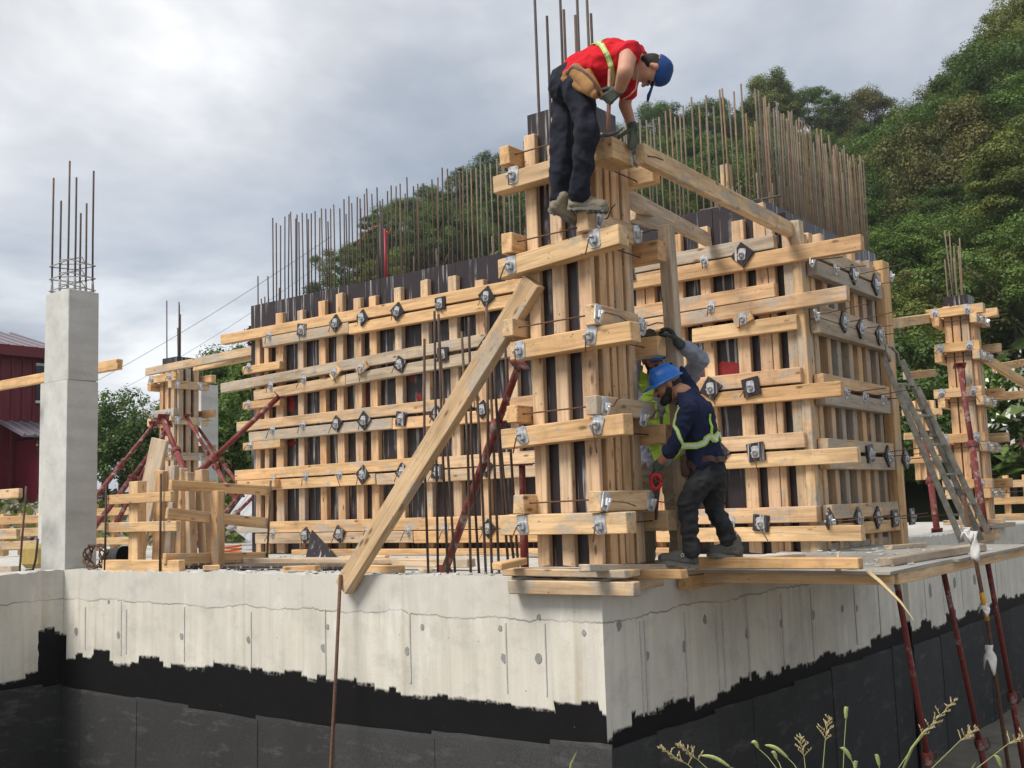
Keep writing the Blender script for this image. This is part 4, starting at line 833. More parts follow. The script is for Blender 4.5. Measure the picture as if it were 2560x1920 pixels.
def boot(parent, heel, toe, up, mat, sole, ank=None, h=.11, wid=.05):
    heel, toe = Vector(heel), Vector(toe); d = toe-heel; L = d.length; d.normalize(); up = Vector(up); up = (up-d*up.dot(d)).normalized(); w = d.cross(up); P = lambda f, u, r=0: heel+d*L*f+up*u+w*r
    G = [capsule(P(.14, .05), P(.24, .055), .043, .045, w, .95), capsule(P(.2, .06), P(.22, h), .047, .047, w, .95), capsule(P(.3, .065), P(.62, .045), .047, .040, w, 1.0), capsule(P(.62, .04), P(.84, .036), .040, .036, w, 1.25), capsule(P(.1, .03), P(.85, .028), .03, .03, w, 1.5)]
    if ank is not None: G.append(capsule(P(.22, .09), ank, .046, .05, w, 1.0))
    b = obj('boot', skin_over('boot', G, .006, 5, mat, .0015, 40), parent=parent); V = []; n = 24; out = []
    for i in range(n):
        a = 2*math.pi*i/n; f = .5+.52*math.cos(a); ww = (.036+.016*min(1, max(0, f*1.4-.2)))*math.sin(a); ww *= 1-.18*math.exp(-((f-.42)/.16)**2); out.append((f, ww))
    for u in (.022, 0.0, -.012):
        for i, (f, ww) in enumerate(out): V.append(P(f, u+(.004 if u < 0 and i % 2 else 0), ww*(1.06 if u < .02 else 1)))
    Fc = [[r*n+i, r*n+(i+1) % n, (r+1)*n+(i+1) % n, (r+1)*n+i] for r in range(2) for i in range(n)]+[list(range(n))[::-1], [2*n+i for i in range(n)]]
    sm = obj('sole', mesh_of('sole', V, Fc, sole), parent=b)
    tr = [xf(chamfer_box(.022, .03, .012, .003), Matrix.Translation(P(f, -.014, s_*.024)) @ Matrix((d, w, up)).transposed().to_4x4()) for f in (.08, .2, .55, .67, .79, .9) for s_ in (-1, 1)]; t_ = obj('tread', mesh_of('tread', *join_geo(tr), sole), parent=b); t_['kind'] = 'stuff'
    return b
def cloth(name, a, b, rough=.9, sc=60):
    s = NT(name); v = s.co(); n = s.noise(v, 6, 5, .6); f = s.noise(v, sc*4, 2); c = s.mix(s.ramp(n, [(.3, 0), (.7, 1)]), a, b); s.bump(s.math('ADD', s.math('MULTIPLY', s.noise(v, 26, 4, .6, 1.0), .8), s.math('MULTIPLY', f, .12)), .5, .012); return s.fin(c, rough, spec=.15)
def skinmat(name, a, b):
    s = NT(name); v = s.co(); c = s.mix(s.ramp(s.noise(v, 9, 5, .6), [(.3, 0), (.7, 1)]), a, b); s.bump(s.noise(v, 90, 3), .15, .003); s.b.inputs['Subsurface Weight'].default_value = .08; return s.fin(c, .55, spec=.35)
SKIN1 = skinmat('tanned_skin', (.46, .235, .155), (.54, .29, .20)); SKIN2 = skinmat('darker_tanned_skin', (.34, .165, .10), (.42, .215, .14))
EYE = plain('dark_eye', (.02, .015, .012), (.05, .04, .035), .3, 60); HAIR = plain('black_hair', (.010, .008, .007), (.028, .022, .018), .75, 120, 0, .6)
REDT = cloth('red_cotton', (.60, .018, .030), (.50, .012, .022)); NAVYP = cloth('dark_navy_trousers', (.016, .018, .028), (.026, .028, .040)); NAVYS = cloth('navy_sweater', (.012, .017, .045), (.020, .026, .062)); BLKJ = cloth('worn_black_trousers', (.016, .017, .019), (.05, .052, .055)); GREYS = cloth('grey_blue_shirt', (.22, .24, .31), (.30, .32, .39)); KHAKI = cloth('khaki_trousers', (.20, .17, .12), (.15, .125, .09))
HIVIS = plain('hi_vis_yellow', (.42, .64, .07), (.34, .54, .06), .6, 20); REFL = plain('reflective_tape', (.62, .66, .55), (.5, .54, .45), .4, 30); GLOVE1 = cloth('grey_green_glove', (.13, .14, .11), (.045, .07, .07)); GLOVE2 = cloth('dark_glove', (.028, .042, .045), (.06, .07, .065)); GLOVE3 = cloth('brown_glove', (.10, .095, .06), (.05, .05, .035))
BOOT1 = cloth('beige_suede', (.30, .26, .19), (.20, .175, .13)); BOOT2 = cloth('dusty_black_leather', (.075, .075, .07), (.14, .135, .12)); SOLE = plain('grey_rubber', (.13, .125, .11), (.20, .19, .17), .85, 30); CAPB = plain('blue_cap_cloth', (.010, .050, .20), (.014, .068, .25), .7, 30, 0, .2); HELM = plain('blue_plastic', (.015, .14, .52), (.02, .17, .58), .35, 6); POUCH = cloth('tan_leather_pouch', (.36, .20, .085), (.26, .135, .055)); LEATH = plain('dark_leather', (.10, .045, .03), (.06, .03, .022), .6, 20); HWOOD = plain('red_brown_handle', (.28, .12, .08), (.36, .2, .13), .5, 30); DSTEEL = plain('dark_steel', (.05, .05, .052), (.12, .12, .12), .4, 20, .7)
I_, J_, K_ = AR, AU, -AW

def torso_geo(pel, wai, che, nck, shl, shr, side, inf=0.0, belly=0.0, fwd=None):
    g = [capsule(pel, wai, .125+inf, .115+inf, side, 1.32), capsule(wai, che, .115+inf, .125+inf, side, 1.36), capsule(che, che.lerp(nck, .75), .125+inf, .085+inf, side, 1.45), capsule(shl, shr, .062+inf, .062+inf), capsule(che.lerp(nck, .2), shl, .085+inf, .06+inf), capsule(che.lerp(nck, .2), shr, .085+inf, .06+inf)]
    if belly: g.append(capsule(wai+fwd*belly, che.lerp(wai, .6)+fwd*belly, .10+inf, .09+inf, side, 1.2))
    return g
def limb(a, b, c, ra, rb, rc, inf=0.0): return [capsule(a, b, ra+inf, rb+inf), capsule(b, c, rb*1.02+inf, rc+inf)]

# --- the man in red, bending over the top of the column
def man_red():
    t = thing('person', 'person in red T-shirt and blue cap bending over the column top with a hammer', 'person', (.0, -.2, 2.46))
    pel, wai, che, nck = pt(1427, 205, 'y', -.20), pt(1468, 176, 'y', -.20), pt(1531, 152, 'y', -.19), pt(1594, 146, 'y', -.18)
    shr, shl = pt(1572, 128, 'y', -.36), pt(1578, 168, 'y', .0); elr, wrr = pt(1563, 180, 'y', -.46), pt(1549, 224, 'y', -.33); hx = .345
    ell, wrl = pt(1562, 262, 'y', .07), pt(1582, 320, 'y', .07)
    hir, hil = pt(1440, 218, 'y', -.285), pt(1414, 212, 'y', -.115); knr, knl = pt(1470, 322, 'y', -.30), pt(1407, 318, 'y', -.20); anr, anl = pt(1449, 482, 'y', -.215), pt(1399, 488, 'y', -.19)
    side = (hir-hil).normalized(); fw = (I_*.35-J_*.94)
    hu, hf = (I_*.96-J_*.22), (-J_*.94-I_*.05); hc = pt(1628, 176, 'y', -.19); hg, HP, hrt = head_geo(hc, hu, hf, .98)
    arms = limb(shr, elr, wrr, .060, .052, .036)+limb(shl, ell, wrl, .052, .044, .031)
    legs = limb(hir, knr, anr, .072, .05, .038)+limb(hil, knl, anl, .072, .05, .038)
    G = torso_geo(pel, wai, che, nck, shl, shr, side, -.012)+arms+legs+hg+[capsule(nck-hu*.02, hc-hu*.05, .06, .055)]
    obj('body', skin_over('body', G, .0075, 4, SKIN1), parent=t); eyes(HP, t)
    sh = torso_geo(pel.lerp(wai, .62), wai, che, nck, shl, shr, side, .012, .08, fw)+[capsule(shr, shr.lerp(elr, .13), .074, .068), capsule(shl, shl.lerp(ell, .62), .072, .068), capsule(pel.lerp(wai, .6), wai, .128, .122, side, 1.34)]
    sm = skin_over('shirt', sh, .008, 5, REDT, .0095, 10, (.6, 1, 1.3)); obj('shirt', sm, parent=t); tb = bvh(sm)
    tr = [capsule(pel+(pel-wai)*.15, pel.lerp(wai, .45), .132, .128, side, 1.3)]+[capsule(hir, knr, .098, .078), capsule(knr, anr, .080, .066), capsule(hil, knl, .098, .078), capsule(knl, anl, .080, .066), capsule(anr, anr+(anr-knr)*.03, .068, .07), capsule(anl, anl+(anl-knl)*.03, .068, .07)]
    obj('trousers', skin_over('trousers', tr, .009, 5, NAVYP, .012, 9, (1, 1, .7)), parent=t)
    boot(t, pt(1420, 522, 'y', -.21), pt(1521, 526, 'y', -.14), (0, 0, 1), BOOT1, SOLE, anr); boot(t, pt(1372, 522, 'y', -.24), pt(1440, 558, 'y', -.07), (.42, -.2, .8), BOOT1, SOLE, anl)
    # cap
    hm = HP(-.018, .035); rt = hrt; CG = [capsule(HP(-.022, .06), HP(.012, .062), .084, .080, rt, .95), capsule(HP(-.03, .04), HP(.005, .045), .086, .086, rt, .95)]
    cm = skin_over('cap', CG, .006, 4, CAPB); bm = bmesh.new(); bm.from_mesh(cm); bmesh.ops.bisect_plane(bm, geom=bm.verts[:]+bm.edges[:]+bm.faces[:], plane_co=HP(0, .028), plane_no=hu+hf*.06, clear_inner=True); bm.to_mesh(cm); bm.free(); cp = obj('cap', cm, parent=t)
    V = []
    for k in (0, .006):
        for i in range(9): a = -1.15+2.3*i/8; V += [HP(.055+.02*math.cos(a), .040-k, .078*math.sin(a)), HP(.055+.15*math.cos(a)**.6 if math.cos(a) > 0 else .06, .030-k-.012*abs(math.sin(a)), .074*math.sin(a))]
    Fc = [[2*i, 2*i+2, 2*i+3, 2*i+1] for i in range(8)]+[[18+2*i, 18+2*i+1, 18+2*i+3, 18+2*i+2] for i in range(8)]+[[2*i+1, 2*i+3, 18+2*i+3, 18+2*i+1] for i in range(8)]; obj('visor', mesh_of('visor', V, Fc, CAPB, True), parent=cp)
    obj('hair', skin_over('hair', [capsule(HP(-.035, .0), HP(-.02, .03), .078, .083, rt, .94), capsule(HP(-.045, -.03), HP(-.04, 0), .06, .07, rt, 1.0)], .006, 3, HAIR), parent=t)
    # harness straps
    c0 = che.lerp(wai, .45); ax = (nck-wai).normalized(); b_ = ax.cross(side); ring = [c0+(side*math.cos(a)*.24+b_*math.sin(a)*.24) for a in np.linspace(0, 2*math.pi, 13)]
    h1 = ribbon('harness_strap', tb, ring, .034, HIVIS, t, .005, 60); ribbon('reflective_stripe', tb, ring, .012, REFL, h1, .0085, 60)
    b2 = ring[0]; ribbon('harness_strap', tb, [c0+side*.06-fw*.2, shl.lerp(nck, .4)-fw*.06, shl.lerp(nck, .5)+hu*.05, che+fw*.2-side*.05], .04, HIVIS, t, .005, 30)
    # leather tool pouch slung over the hip
    po = pt(1462, 196, 'y', -.34); pg = [capsule(pt(1420, 190, 'y', -.33), pt(1440, 170, 'y', -.33), .035, .03, fw, 1.2), capsule(pt(1412, 200, 'y', -.33), pt(1490, 236, 'y', -.40), .03, .028, J_, 1.1), capsule(pt(1440, 180, 'y', -.34), pt(1480, 222, 'y', -.40), .048, .04, J_, 1.25), capsule(pt(1470, 182, 'y', -.36), pt(1505, 242, 'y', -.36), .028, .022)]
    pm = obj('tool_pouch', skin_over('tool_pouch', pg, .006, 4, POUCH, .002, 12), parent=t); tp = bvh(pm.data); ribbon('pouch_rim', tp, [pt(1408, 180, 'y', -.40), pt(1430, 160, 'y', -.42), pt(1470, 176, 'y', -.43), pt(1500, 222, 'y', -.44), pt(1512, 246, 'y', -.42)], .018, LEATH, pm, .002, 24)
    # gloved hands: one round the hammer, one flat on the timber
    hdir = (-I_*.72-J_*.55); gc = wrr+hdir.normalized()*.082+AW*.030; hup = (J_+I_*.03).normalized(); hx0, hx1 = gc+hup*.19, gc-hup*.235
    obj('glove', skin_over('glove', hand_geo(wrr, hdir, AW, 1, (125, 128, 130, 134), 45, 1.05, .003)+[capsule(wrr.lerp(elr, .08), wrr, .036, .037)], .004, 3, GLOVE1), parent=t)
    obj('glove', skin_over('glove', hand_geo(wrl, (pt(1586, 362, 'y', .04)-wrl), (-I_*.6+AW*.6), 1, (30, 26, 28, 32), 15, 1.0, .003)+[capsule(wrl.lerp(ell, .1), wrl, .036, .037)], .004, 3, GLOVE1), parent=t)
    tube('lanyard', [HP(.03, -.085, .05), pt(1590, 222, 'y', -.27), pt(1575, 238, 'y', -.30), pt(1558, 248, 'y', -.31)], .0035, plain('pale_cord', (.5, .5, .4), (.4, .4, .3), .8, 20), t, 6)
    h = thing('claw_hammer', 'claw hammer with a wooden handle in the gloved hand of the man in red', 'hammer', hx1); tube('handle', [hx0, hx0.lerp(hx1, .5), hx1], [.013, .0145, .012], HWOOD, h, 10); cx = I_
    tube('hammer_head', [hx1-cx*.05, hx1-cx*.028, hx1-cx*.02, hx1, hx1+cx*.035+J_*.006, hx1+cx*.07+J_*.022, hx1+cx*.10+J_*.048], [.016, .016, .012, .016, .012, .009, .004], DSTEEL, h, 10)
    return t
man_red()

# --- the man in navy with the saw
def man_navy():
    t = thing('person', 'person in navy sweater and blue hard hat sawing beside the upright post', 'person', (.3, .85, .05))
    pel, wai, che, nck = pt(1766, 1172, 'y', .78), pt(1758, 1112, 'y', .74), pt(1738, 1034, 'y', .69), pt(1710, 982, 'y', .65)
    shl, shr = pt(1722, 1020, 'y', .50), pt(1728, 978, 'y', .84); ell, wrl = pt(1690, 1105, 'y', .46), pt(1644, 1166, 'y', .52); elr, wrr = pt(1696, 930, 'y', .84), pt(1664, 878, 'y', .80)
    hil, hir = pt(1756, 1192, 'y', .69), pt(1780, 1190, 'y', .86); knl, knr = pt(1718, 1262, 'y', .62), pt(1786, 1268, 'y', .88); anl, anr = pt(1728, 1368, 'y', .62), pt(1820, 1344, 'y', .90)
    side = (hil-hir).normalized(); hu, hf = (-I_*.42+J_*.90), (-I_*.88-J_*.46); hc = pt(1667, 963, 'y', .62); hg, HP, hrt = head_geo(hc, hu, hf, 1.0)
    G = torso_geo(pel, wai, che, nck, shl, shr, side, -.028)+limb(shl, ell, wrl, .042, .036, .03)+limb(shr, elr, wrr, .042, .036, .03)+limb(hil, knl, anl, .066, .044, .034)+limb(hir, knr, anr, .066, .044, .034)+hg+[capsule(nck, hc-hu*.04-hf*.03, .062, .056)]
    obj('body', skin_over('body', G, .0075, 4, SKIN2), parent=t); eyes(HP, t)
    sh = torso_geo(pel.lerp(wai, .35), wai, che, nck.lerp(che, .12), shl, shr, side, .0)+[capsule(shl, ell, .062, .053), capsule(ell, ell.lerp(wrl, .38), .053, .05), capsule(shr, elr, .062, .052), capsule(elr, elr.lerp(wrr, .35), .052, .045)]
    sm = skin_over('sweater', sh, .009, 6, NAVYS, .007, 11, (1, 1, 1.4)); obj('sweater', sm, parent=t); tb = bvh(sm)
    tr = [capsule(pel+(pel-wai)*.2, pel.lerp(wai, .35), .128, .122, side, 1.25), capsule(hil, knl, .092, .068), capsule(knl, anl, .068, .056), capsule(hir, knr, .092, .068), capsule(knr, anr, .068, .055), capsule(anl, anl+(anl-knl)*.05, .058, .061), capsule(anr, anr+(anr-knr)*.05, .057, .061)]
    tm = skin_over('trousers', tr, .009, 4, BLKJ, .010, 12, (1, 1, 1.5)); obj('trousers', tm, parent=t)
    b1 = boot(t, pt(1746, 1413, 'y', .66), pt(1640, 1408, 'y', .52), (0, 0, 1), BOOT2, SOLE, anl); b2 = boot(t, pt(1856, 1392, 'y', .935), pt(1768, 1388, 'y', .86), (0, 0, 1), BOOT2, SOLE, anr)
    tube('buckle', [pt(1706, 1388, 'y', .53)+Vector((.012*math.cos(a), 0, .012*math.sin(a))) for a in np.linspace(0, 6.28, 9)], .0025, STEEL, b1, 6)
    # hard hat
    hm = skin_over('hard_hat', [capsule(HP(-.02, .045), HP(.012, .047), .108, .104, hrt, .92), capsule(HP(-.06, .14), HP(.06, .14), .012, .012, hrt, 2.2)], .006, 4, HELM); bm = bmesh.new(); bm.from_mesh(hm); bmesh.ops.bisect_plane(bm, geom=bm.verts[:]+bm.edges[:]+bm.faces[:], plane_co=HP(0, .042), plane_no=hu, clear_inner=True); bm.to_mesh(hm); bm.free(); ho = obj('hard_hat', hm, parent=t)
    V = []; n = 28
    for k in (0, .007):
        for i in range(n):
            a = 2*math.pi*i/n; f = math.cos(a); R1 = .104; ex = .018+(.045*max(0, f)**2); V += [HP(-.004+f*(R1+.014), .047-k, math.sin(a)*R1*.92), HP(-.004+f*(R1+.014)+ex*f, .037-k-.01*max(0, f), math.sin(a)*(R1*.92+ex*.8))]
    Fc = []
    for i in range(n): j = (i+1) % n; Fc += [[2*i, 2*i+1, 2*j+1, 2*j], [2*n+2*i, 2*n+2*j, 2*n+2*j+1, 2*n+2*i+1], [2*i+1, 2*n+2*i+1, 2*n+2*j+1, 2*j+1]]
    obj('brim', mesh_of('brim', V, Fc, HELM, True), parent=ho)
    obj('beard', skin_over('beard', [capsule(HP(.045, -.085, -.03), HP(.045, -.085, .03), .04, .04), capsule(HP(.01, -.03, .055), HP(.04, -.085, .035), .024, .03), capsule(HP(.01, -.03, -.055), HP(.04, -.085, -.035), .024, .03), capsule(HP(.07, -.1, -.012), HP(.07, -.1, .012), .03, .03), capsule(HP(.088, -.046, -.022), HP(.088, -.046, .022), .010, .010)], .005, 3, HAIR), parent=t)
    obj('hair', skin_over('hair', [capsule(HP(-.035, .0), HP(-.015, .03), .076, .083, hrt, .95)], .006, 3, HAIR), parent=t)
    # harness
    wst = wai.lerp(pel, .05); ax = (che-wai).normalized(); b_ = ax.cross(side); ring = [wst+(side*math.cos(a)*.26+b_*math.sin(a)*.26)+J_*.06*(side*math.cos(a)+b_*math.sin(a)).dot(I_) for a in np.linspace(0, 2*math.pi, 15)]
    h1 = ribbon('harness_belt', tb, ring, .045, HIVIS, t, .005, 60); ribbon('reflective_stripe', tb, ring, .022, REFL, h1, .0085, 60)
    for off, yy in ((4, .50), (-14, .56)):
        p = [pt(1690+off*.3, 1015, 'y', yy-.05), pt(1686+off, 1050, 'y', yy-.06), pt(1692+off, 1095, 'y', yy-.06), pt(1700+off*.6, 1140, 'y', yy)]
        s_ = ribbon('harness_strap', tb, p, .026, HIVIS, t, .005, 30); ribbon('reflective_stripe', tb, p, .010, REFL, s_, .0085, 30)
    p = [pt(1776, 1035, 'y', .66), pt(1782, 1070, 'y', .66), pt(1784, 1105, 'y', .66)]; ribbon('harness_strap', tb, p, .022, HIVIS, t, .005, 20)
    bt = bvh(tm); ring2 = [pel.lerp(wai, .30)+(side*math.cos(a)*.26+b_*math.sin(a)*.26) for a in np.linspace(0, 2*math.pi, 13)]; ribbon('tool_belt', bt, ring2, .04, LEATH, t, .006, 50, .005); obj('belt_pouch', skin_over('belt_pouch', [capsule(pt(1714, 1150, 'y', .66), pt(1718, 1180, 'y', .66), .038, .042, I_, 1.1)], .007, 4, LEATH, .004, 20), parent=t)
    # gloves and saw
    gp_ = pt(1634, 1192, 'y', .52); obj('glove', skin_over('glove', hand_geo(wrl, (gp_-wrl), (-J_*.8-K_*.2+I_*.1), 1, (105, 112, 118, 122), 40, 1.0, .003)+[capsule(wrl.lerp(ell, .14), wrl, .035, .036)], .004, 3, GLOVE1), parent=t)
    hr_ = pt(1655, 838, 'y', .80); obj('glove', skin_over('glove', hand_geo(wrr, (hr_-wrr), (-I_*.4-AW*.9), 1, (80, 84, 88, 92), 30, 1.0, .003), .004, 3, GLOVE3), parent=t)
    s0 = pt(1640, 1204, 'y', .50); sw = thing('hand_saw', 'hand saw with red handle in the glove of the man in navy', 'saw', s0); n = 16
    tube('handle', [s0+I_*(.035*math.cos(a)-.0)+J_*(.05*math.sin(a)) for a in np.linspace(0, 2*math.pi, n)], .013, plain('red_handle', (.60, .015, .02), (.5, .01, .02), .4, 10), sw, 8)
    q0, q1, q2, q3 = s0-I_*.012-J_*.045, s0+I_*.03-J_*.05, pt(1643, 1300, 'y', .58), pt(1637, 1300, 'y', .58); V = [q0, q1, q2, q3]; V = V+[v+AW*.0016 for v in V]; obj('blade', mesh_of('blade', V, [[0, 1, 2, 3], [7, 6, 5, 4], [0, 4, 5, 1], [1, 5, 6, 2], [2, 6, 7, 3], [3, 7, 4, 0]], DSTEEL), parent=sw)
    return t
man_navy()

# --- the man behind the post
def man_grey():
    t = thing('person', 'person in grey shirt and yellow vest half hidden behind the column, gripping the post', 'person', (.1, 1.3, ZS))
    Y = 1.32; pel, wai, che, nck = pt(1650, 1160, 'y', Y), pt(1648, 1100, 'y', Y), pt(1642, 1010, 'y', Y-.03), pt(1634, 950, 'y', Y-.05)
    shl, shr = pt(1706, 972, 'y', Y-.02), pt(1580, 968, 'y', Y-.1); ell, wrl = pt(1752, 898, 'y', Y-.2), pt(1694, 856, 'y', .76); elr, wrr = pt(1580, 880, 'y', 1.05), pt(1600, 842, 'y', .80)
    hil, hir = pt(1682, 1175, 'y', Y), pt(1620, 1175, 'y', Y-.05); knl, knr = pt(1696, 1290, 'y', Y-.08), pt(1612, 1290, 'y', Y-.12); anl, anr = pt(1702, 1390, 'y', Y), pt(1612, 1392, 'y', Y-.05)
    side = (shl-shr).normalized(); hu, hf = (J_*.97-I_*.1), (K_*.86-J_*.4+I_*.25); hc = pt(1634, 902, 'y', Y-.08); hg, HP, hrt = head_geo(hc, hu, hf, 1.0)
    G = torso_geo(pel, wai, che, nck, shl, shr, side, -.012)+limb(shl, ell, wrl, .05, .044, .031)+limb(shr, elr, wrr, .05, .044, .031)+limb(hil, knl, anl, .085, .06, .042)+limb(hir, knr, anr, .085, .06, .042)+hg+[capsule(nck, hc-hu*.05, .06, .055)]
    obj('body', skin_over('body', G, .008, 4, SKIN2), parent=t); eyes(HP, t)
    sh = torso_geo(pel.lerp(wai, .1), wai, che, nck.lerp(che, .1), shl, shr, side, .010)+[capsule(shl, ell, .072, .066), capsule(ell, ell.lerp(wrl, .72), .066, .052), capsule(shr, elr, .072, .066), capsule(elr, elr.lerp(wrr, .75), .066, .05)]
    sm = skin_over('shirt', sh, .009, 5, GREYS, .009, 11, (1, 1, 1.5)); obj('shirt', sm, parent=t); tb = bvh(sm)
    obj('trousers', skin_over('trousers', [capsule(pel+(pel-wai)*.2, pel.lerp(wai, .3), .13, .12, side, 1.3), capsule(hil, knl, .105, .085), capsule(knl, anl, .085, .08), capsule(hir, knr, .105, .085), capsule(knr, anr, .085, .08)], .01, 5, KHAKI, .008, 10), parent=t)
    for a_, s_ in ((anl, .02), (anr, -.02)): boot(t, Vector((a_.x+.02, a_.y+.09, ZS+.014)), Vector((a_.x+s_, a_.y-.19, ZS+.014)), (0, 0, 1), BOOT2, SOLE, a_)
    v1 = ribbon('vest_panel', tb, [nck.lerp(shr, .55)+J_*.12, che.lerp(shr, .5)+K_*.2, wai-side*.08+K_*.2, pel.lerp(wai, .5)-side*.08+K_*.2], .105, HIVIS, t, .006, 30); ribbon('vest_panel', tb, [nck.lerp(shl, .55)+J_*.12, che.lerp(shl, .5)+K_*.2, wai+side*.10+K_*.2, pel.lerp(wai, .5)+side*.10+K_*.2], .09, HIVIS, t, .006, 30)
    ribbon('reflective_stripe', tb, [che.lerp(wai, .3)-side*.16+K_*.15, che.lerp(wai, .3)-side*.06+K_*.2], .045, REFL, v1, .0105, 12)
    cm = skin_over('cap', [capsule(HP(-.022, .06), HP(.012, .062), .086, .082, hrt, .95)], .006, 4, HELM); bm = bmesh.new(); bm.from_mesh(cm); bmesh.ops.bisect_plane(bm, geom=bm.verts[:]+bm.edges[:]+bm.faces[:], plane_co=HP(0, .03), plane_no=hu, clear_inner=True); bm.to_mesh(cm); bm.free(); cp = obj('cap', cm, parent=t)
    obj('visor', mesh_of('visor', *capsule(HP(.09, .035, -.05), HP(.09, .035, .05), .03, .03, hf, 2.0), HELM, True), parent=cp)
    obj('beard', skin_over('beard', [capsule(HP(.045, -.085, -.03), HP(.045, -.085, .03), .04, .04), capsule(HP(.01, -.03, .055), HP(.04, -.085, .035), .024, .03), capsule(HP(.01, -.03, -.055), HP(.04, -.085, -.035), .024, .03), capsule(HP(.088, -.046, -.022), HP(.088, -.046, .022), .010, .010)], .005, 3, HAIR), parent=t)
    gp_ = pt(1672, 815, 'y', .73); obj('glove', skin_over('glove', hand_geo(wrl, (gp_-wrl), (-I_*.75+K_*.1+AW*.2), -1, (70, 66, 62, 60), 30, 1.05, .003)+[capsule(wrl.lerp(ell, .12), wrl, .037, .037)], .004, 3, GLOVE2), parent=t)
    gq = pt(1640, 824, 'y', .77); obj('glove', skin_over('glove', hand_geo(wrr, (gq-wrr), (AW*.6-J_*.5), 1, (95, 100, 100, 104), 40, 1.05, .003)+[capsule(wrr.lerp(elr, .12), wrr, .037, .037)], .004, 3, GLOVE3), parent=t)
man_grey()
_done()
# ------------------------------------------------------------------ vegetation
def leafmat(name, cols, tr=.25):
    s = NT(name); p = s.pos(); r = s.rnd()
    n = s.noise(p, .55, 5, .6); n2 = s.noise(p, 6.0, 2)
    a = s.ramp(r, [(i/(len(cols)-1), c) for i, c in enumerate(cols)])
    c = s.mix(1, a, s.ramp(n, [(.3, (.66, .80, .62)), (.7, (1.75, 1.78, 1.35))]), 'MULTIPLY'); c = s.mix(1, c, s.ramp(n2, [(.25, .6), (.75, 1.45)]), 'MULTIPLY')
    d = s.n('BsdfTranslucent'); s.set(d.inputs[0], s.mix(1, c, (1.1, 1.25, .6), 'MULTIPLY')); m = s.n('MixShader'); s.set(m.inputs[0], tr)
    s.fin(c, .6, spec=.25); s.t.links.new(s.b.outputs[0], m.inputs[1]); s.t.links.new(d.outputs[0], m.inputs[2]); s.t.links.new(m.outputs[0], s.out.inputs[0]); return s.m
LF = [leafmat('dark_green_leaves', [(.050, .084, .030), (.062, .096, .033), (.046, .074, .032)]), leafmat('mid_green_leaves', [(.078, .122, .038), (.094, .132, .042), (.070, .108, .039)]),
      leafmat('olive_leaves', [(.120, .134, .044), (.135, .142, .049), (.105, .122, .044)]), leafmat('rusty_green_leaves', [(.125, .108, .050), (.11, .098, .048)])]
BARK = plain('bark', (.10, .08, .06), (.19, .165, .14), .9, 12, 0, .5)
def leaves_mesh(name, cen, nrm, size, mat):
    n = len(cen); u = rng.normal(size=(n, 3)); u -= (u*nrm).sum(1)[:, None]*nrm; u /= np.linalg.norm(u, axis=1)[:, None]+1e-9; w = np.cross(nrm, u)
    s = size*rng.uniform(.6, 1.3, (n, 1)); asp = rng.uniform(.4, .7, (n, 1))
    P = np.stack([cen-u*s*.5, cen+w*s*asp*.5+nrm*s*.08, cen+u*s*.5-nrm*s*.12, cen-w*s*asp*.5+nrm*s*.08], 1).reshape(-1, 3)
    me = bpy.data.meshes.new(name); me.vertices.add(4*n); me.vertices.foreach_set('co', P.ravel().astype(np.float32)); me.loops.add(4*n); me.loops.foreach_set('vertex_index', np.arange(4*n, dtype=np.int32))
    me.polygons.add(n); me.polygons.foreach_set('loop_start', np.arange(0, 4*n, 4, dtype=np.int32)); me.polygons.foreach_set('loop_total', np.full(n, 4, dtype=np.int32)); me.materials.append(mat); me.update(); return me
def sph(n):
    v = rng.normal(size=(n, 3)); return v/np.linalg.norm(v, axis=1)[:, None]
def crown(mat, rx, rz, cz, nclump, nleaf, size, fill=.85, rc=(.16, .30), flat=.75, low=-.55):
    cs = []; tries = 0
    while len(cs) < nclump and tries < 5000:
        tries += 1; v = sph(1)[0]; r = rng.uniform(.45, 1.0)**.6*fill
        if v[2] < low: continue
        wob = 1+.30*math.sin(v[0]*3.7+rx*3)*math.cos(v[1]*3.3+rz*2)+.16*math.sin(v[2]*6+rx*5); cs.append(np.array([v[0]*rx*r*wob, v[1]*rx*r*wob, cz+v[2]*rz*r]))
    C_, N_ = [], []
    for c in cs:
        R_ = rx*rng.uniform(*rc); d = sph(nleaf//nclump); q = np.abs(rng.normal(.80, .23, (len(d), 1))); off = d*R_*q; off[:, 2] *= flat; off[:, 2] -= R_*.18*(off[:, :2]**2).sum(1)/(R_*R_)
        C_.append(c+off); n = d*.8+rng.normal(size=d.shape)*.35+np.array([0, 0, .55]); N_.append(n/np.linalg.norm(n, axis=1)[:, None])
    return leaves_mesh('crown', np.concatenate(C_), np.concatenate(N_), size, mat), cs
def trunk(cs, cz, h0=0, r=.22, nl=9):
    g = [tube_geo([(0, 0, h0-.6), (.05, .02, cz*.4), (.02, -.05, cz)], [r*1.25, r, r*.55], 8)]
    for c in cs[:nl]:
        b = Vector((.03, 0, cz*random.uniform(.45, .85))); e = Vector(c); g.append(tube_geo([b, b.lerp(e, .5)+Vector((0, 0, .2)), e], [r*.4, r*.26, r*.08], 6))
    return mesh_of('trunk', *join_geo(g), BARK, True)
TREES = []
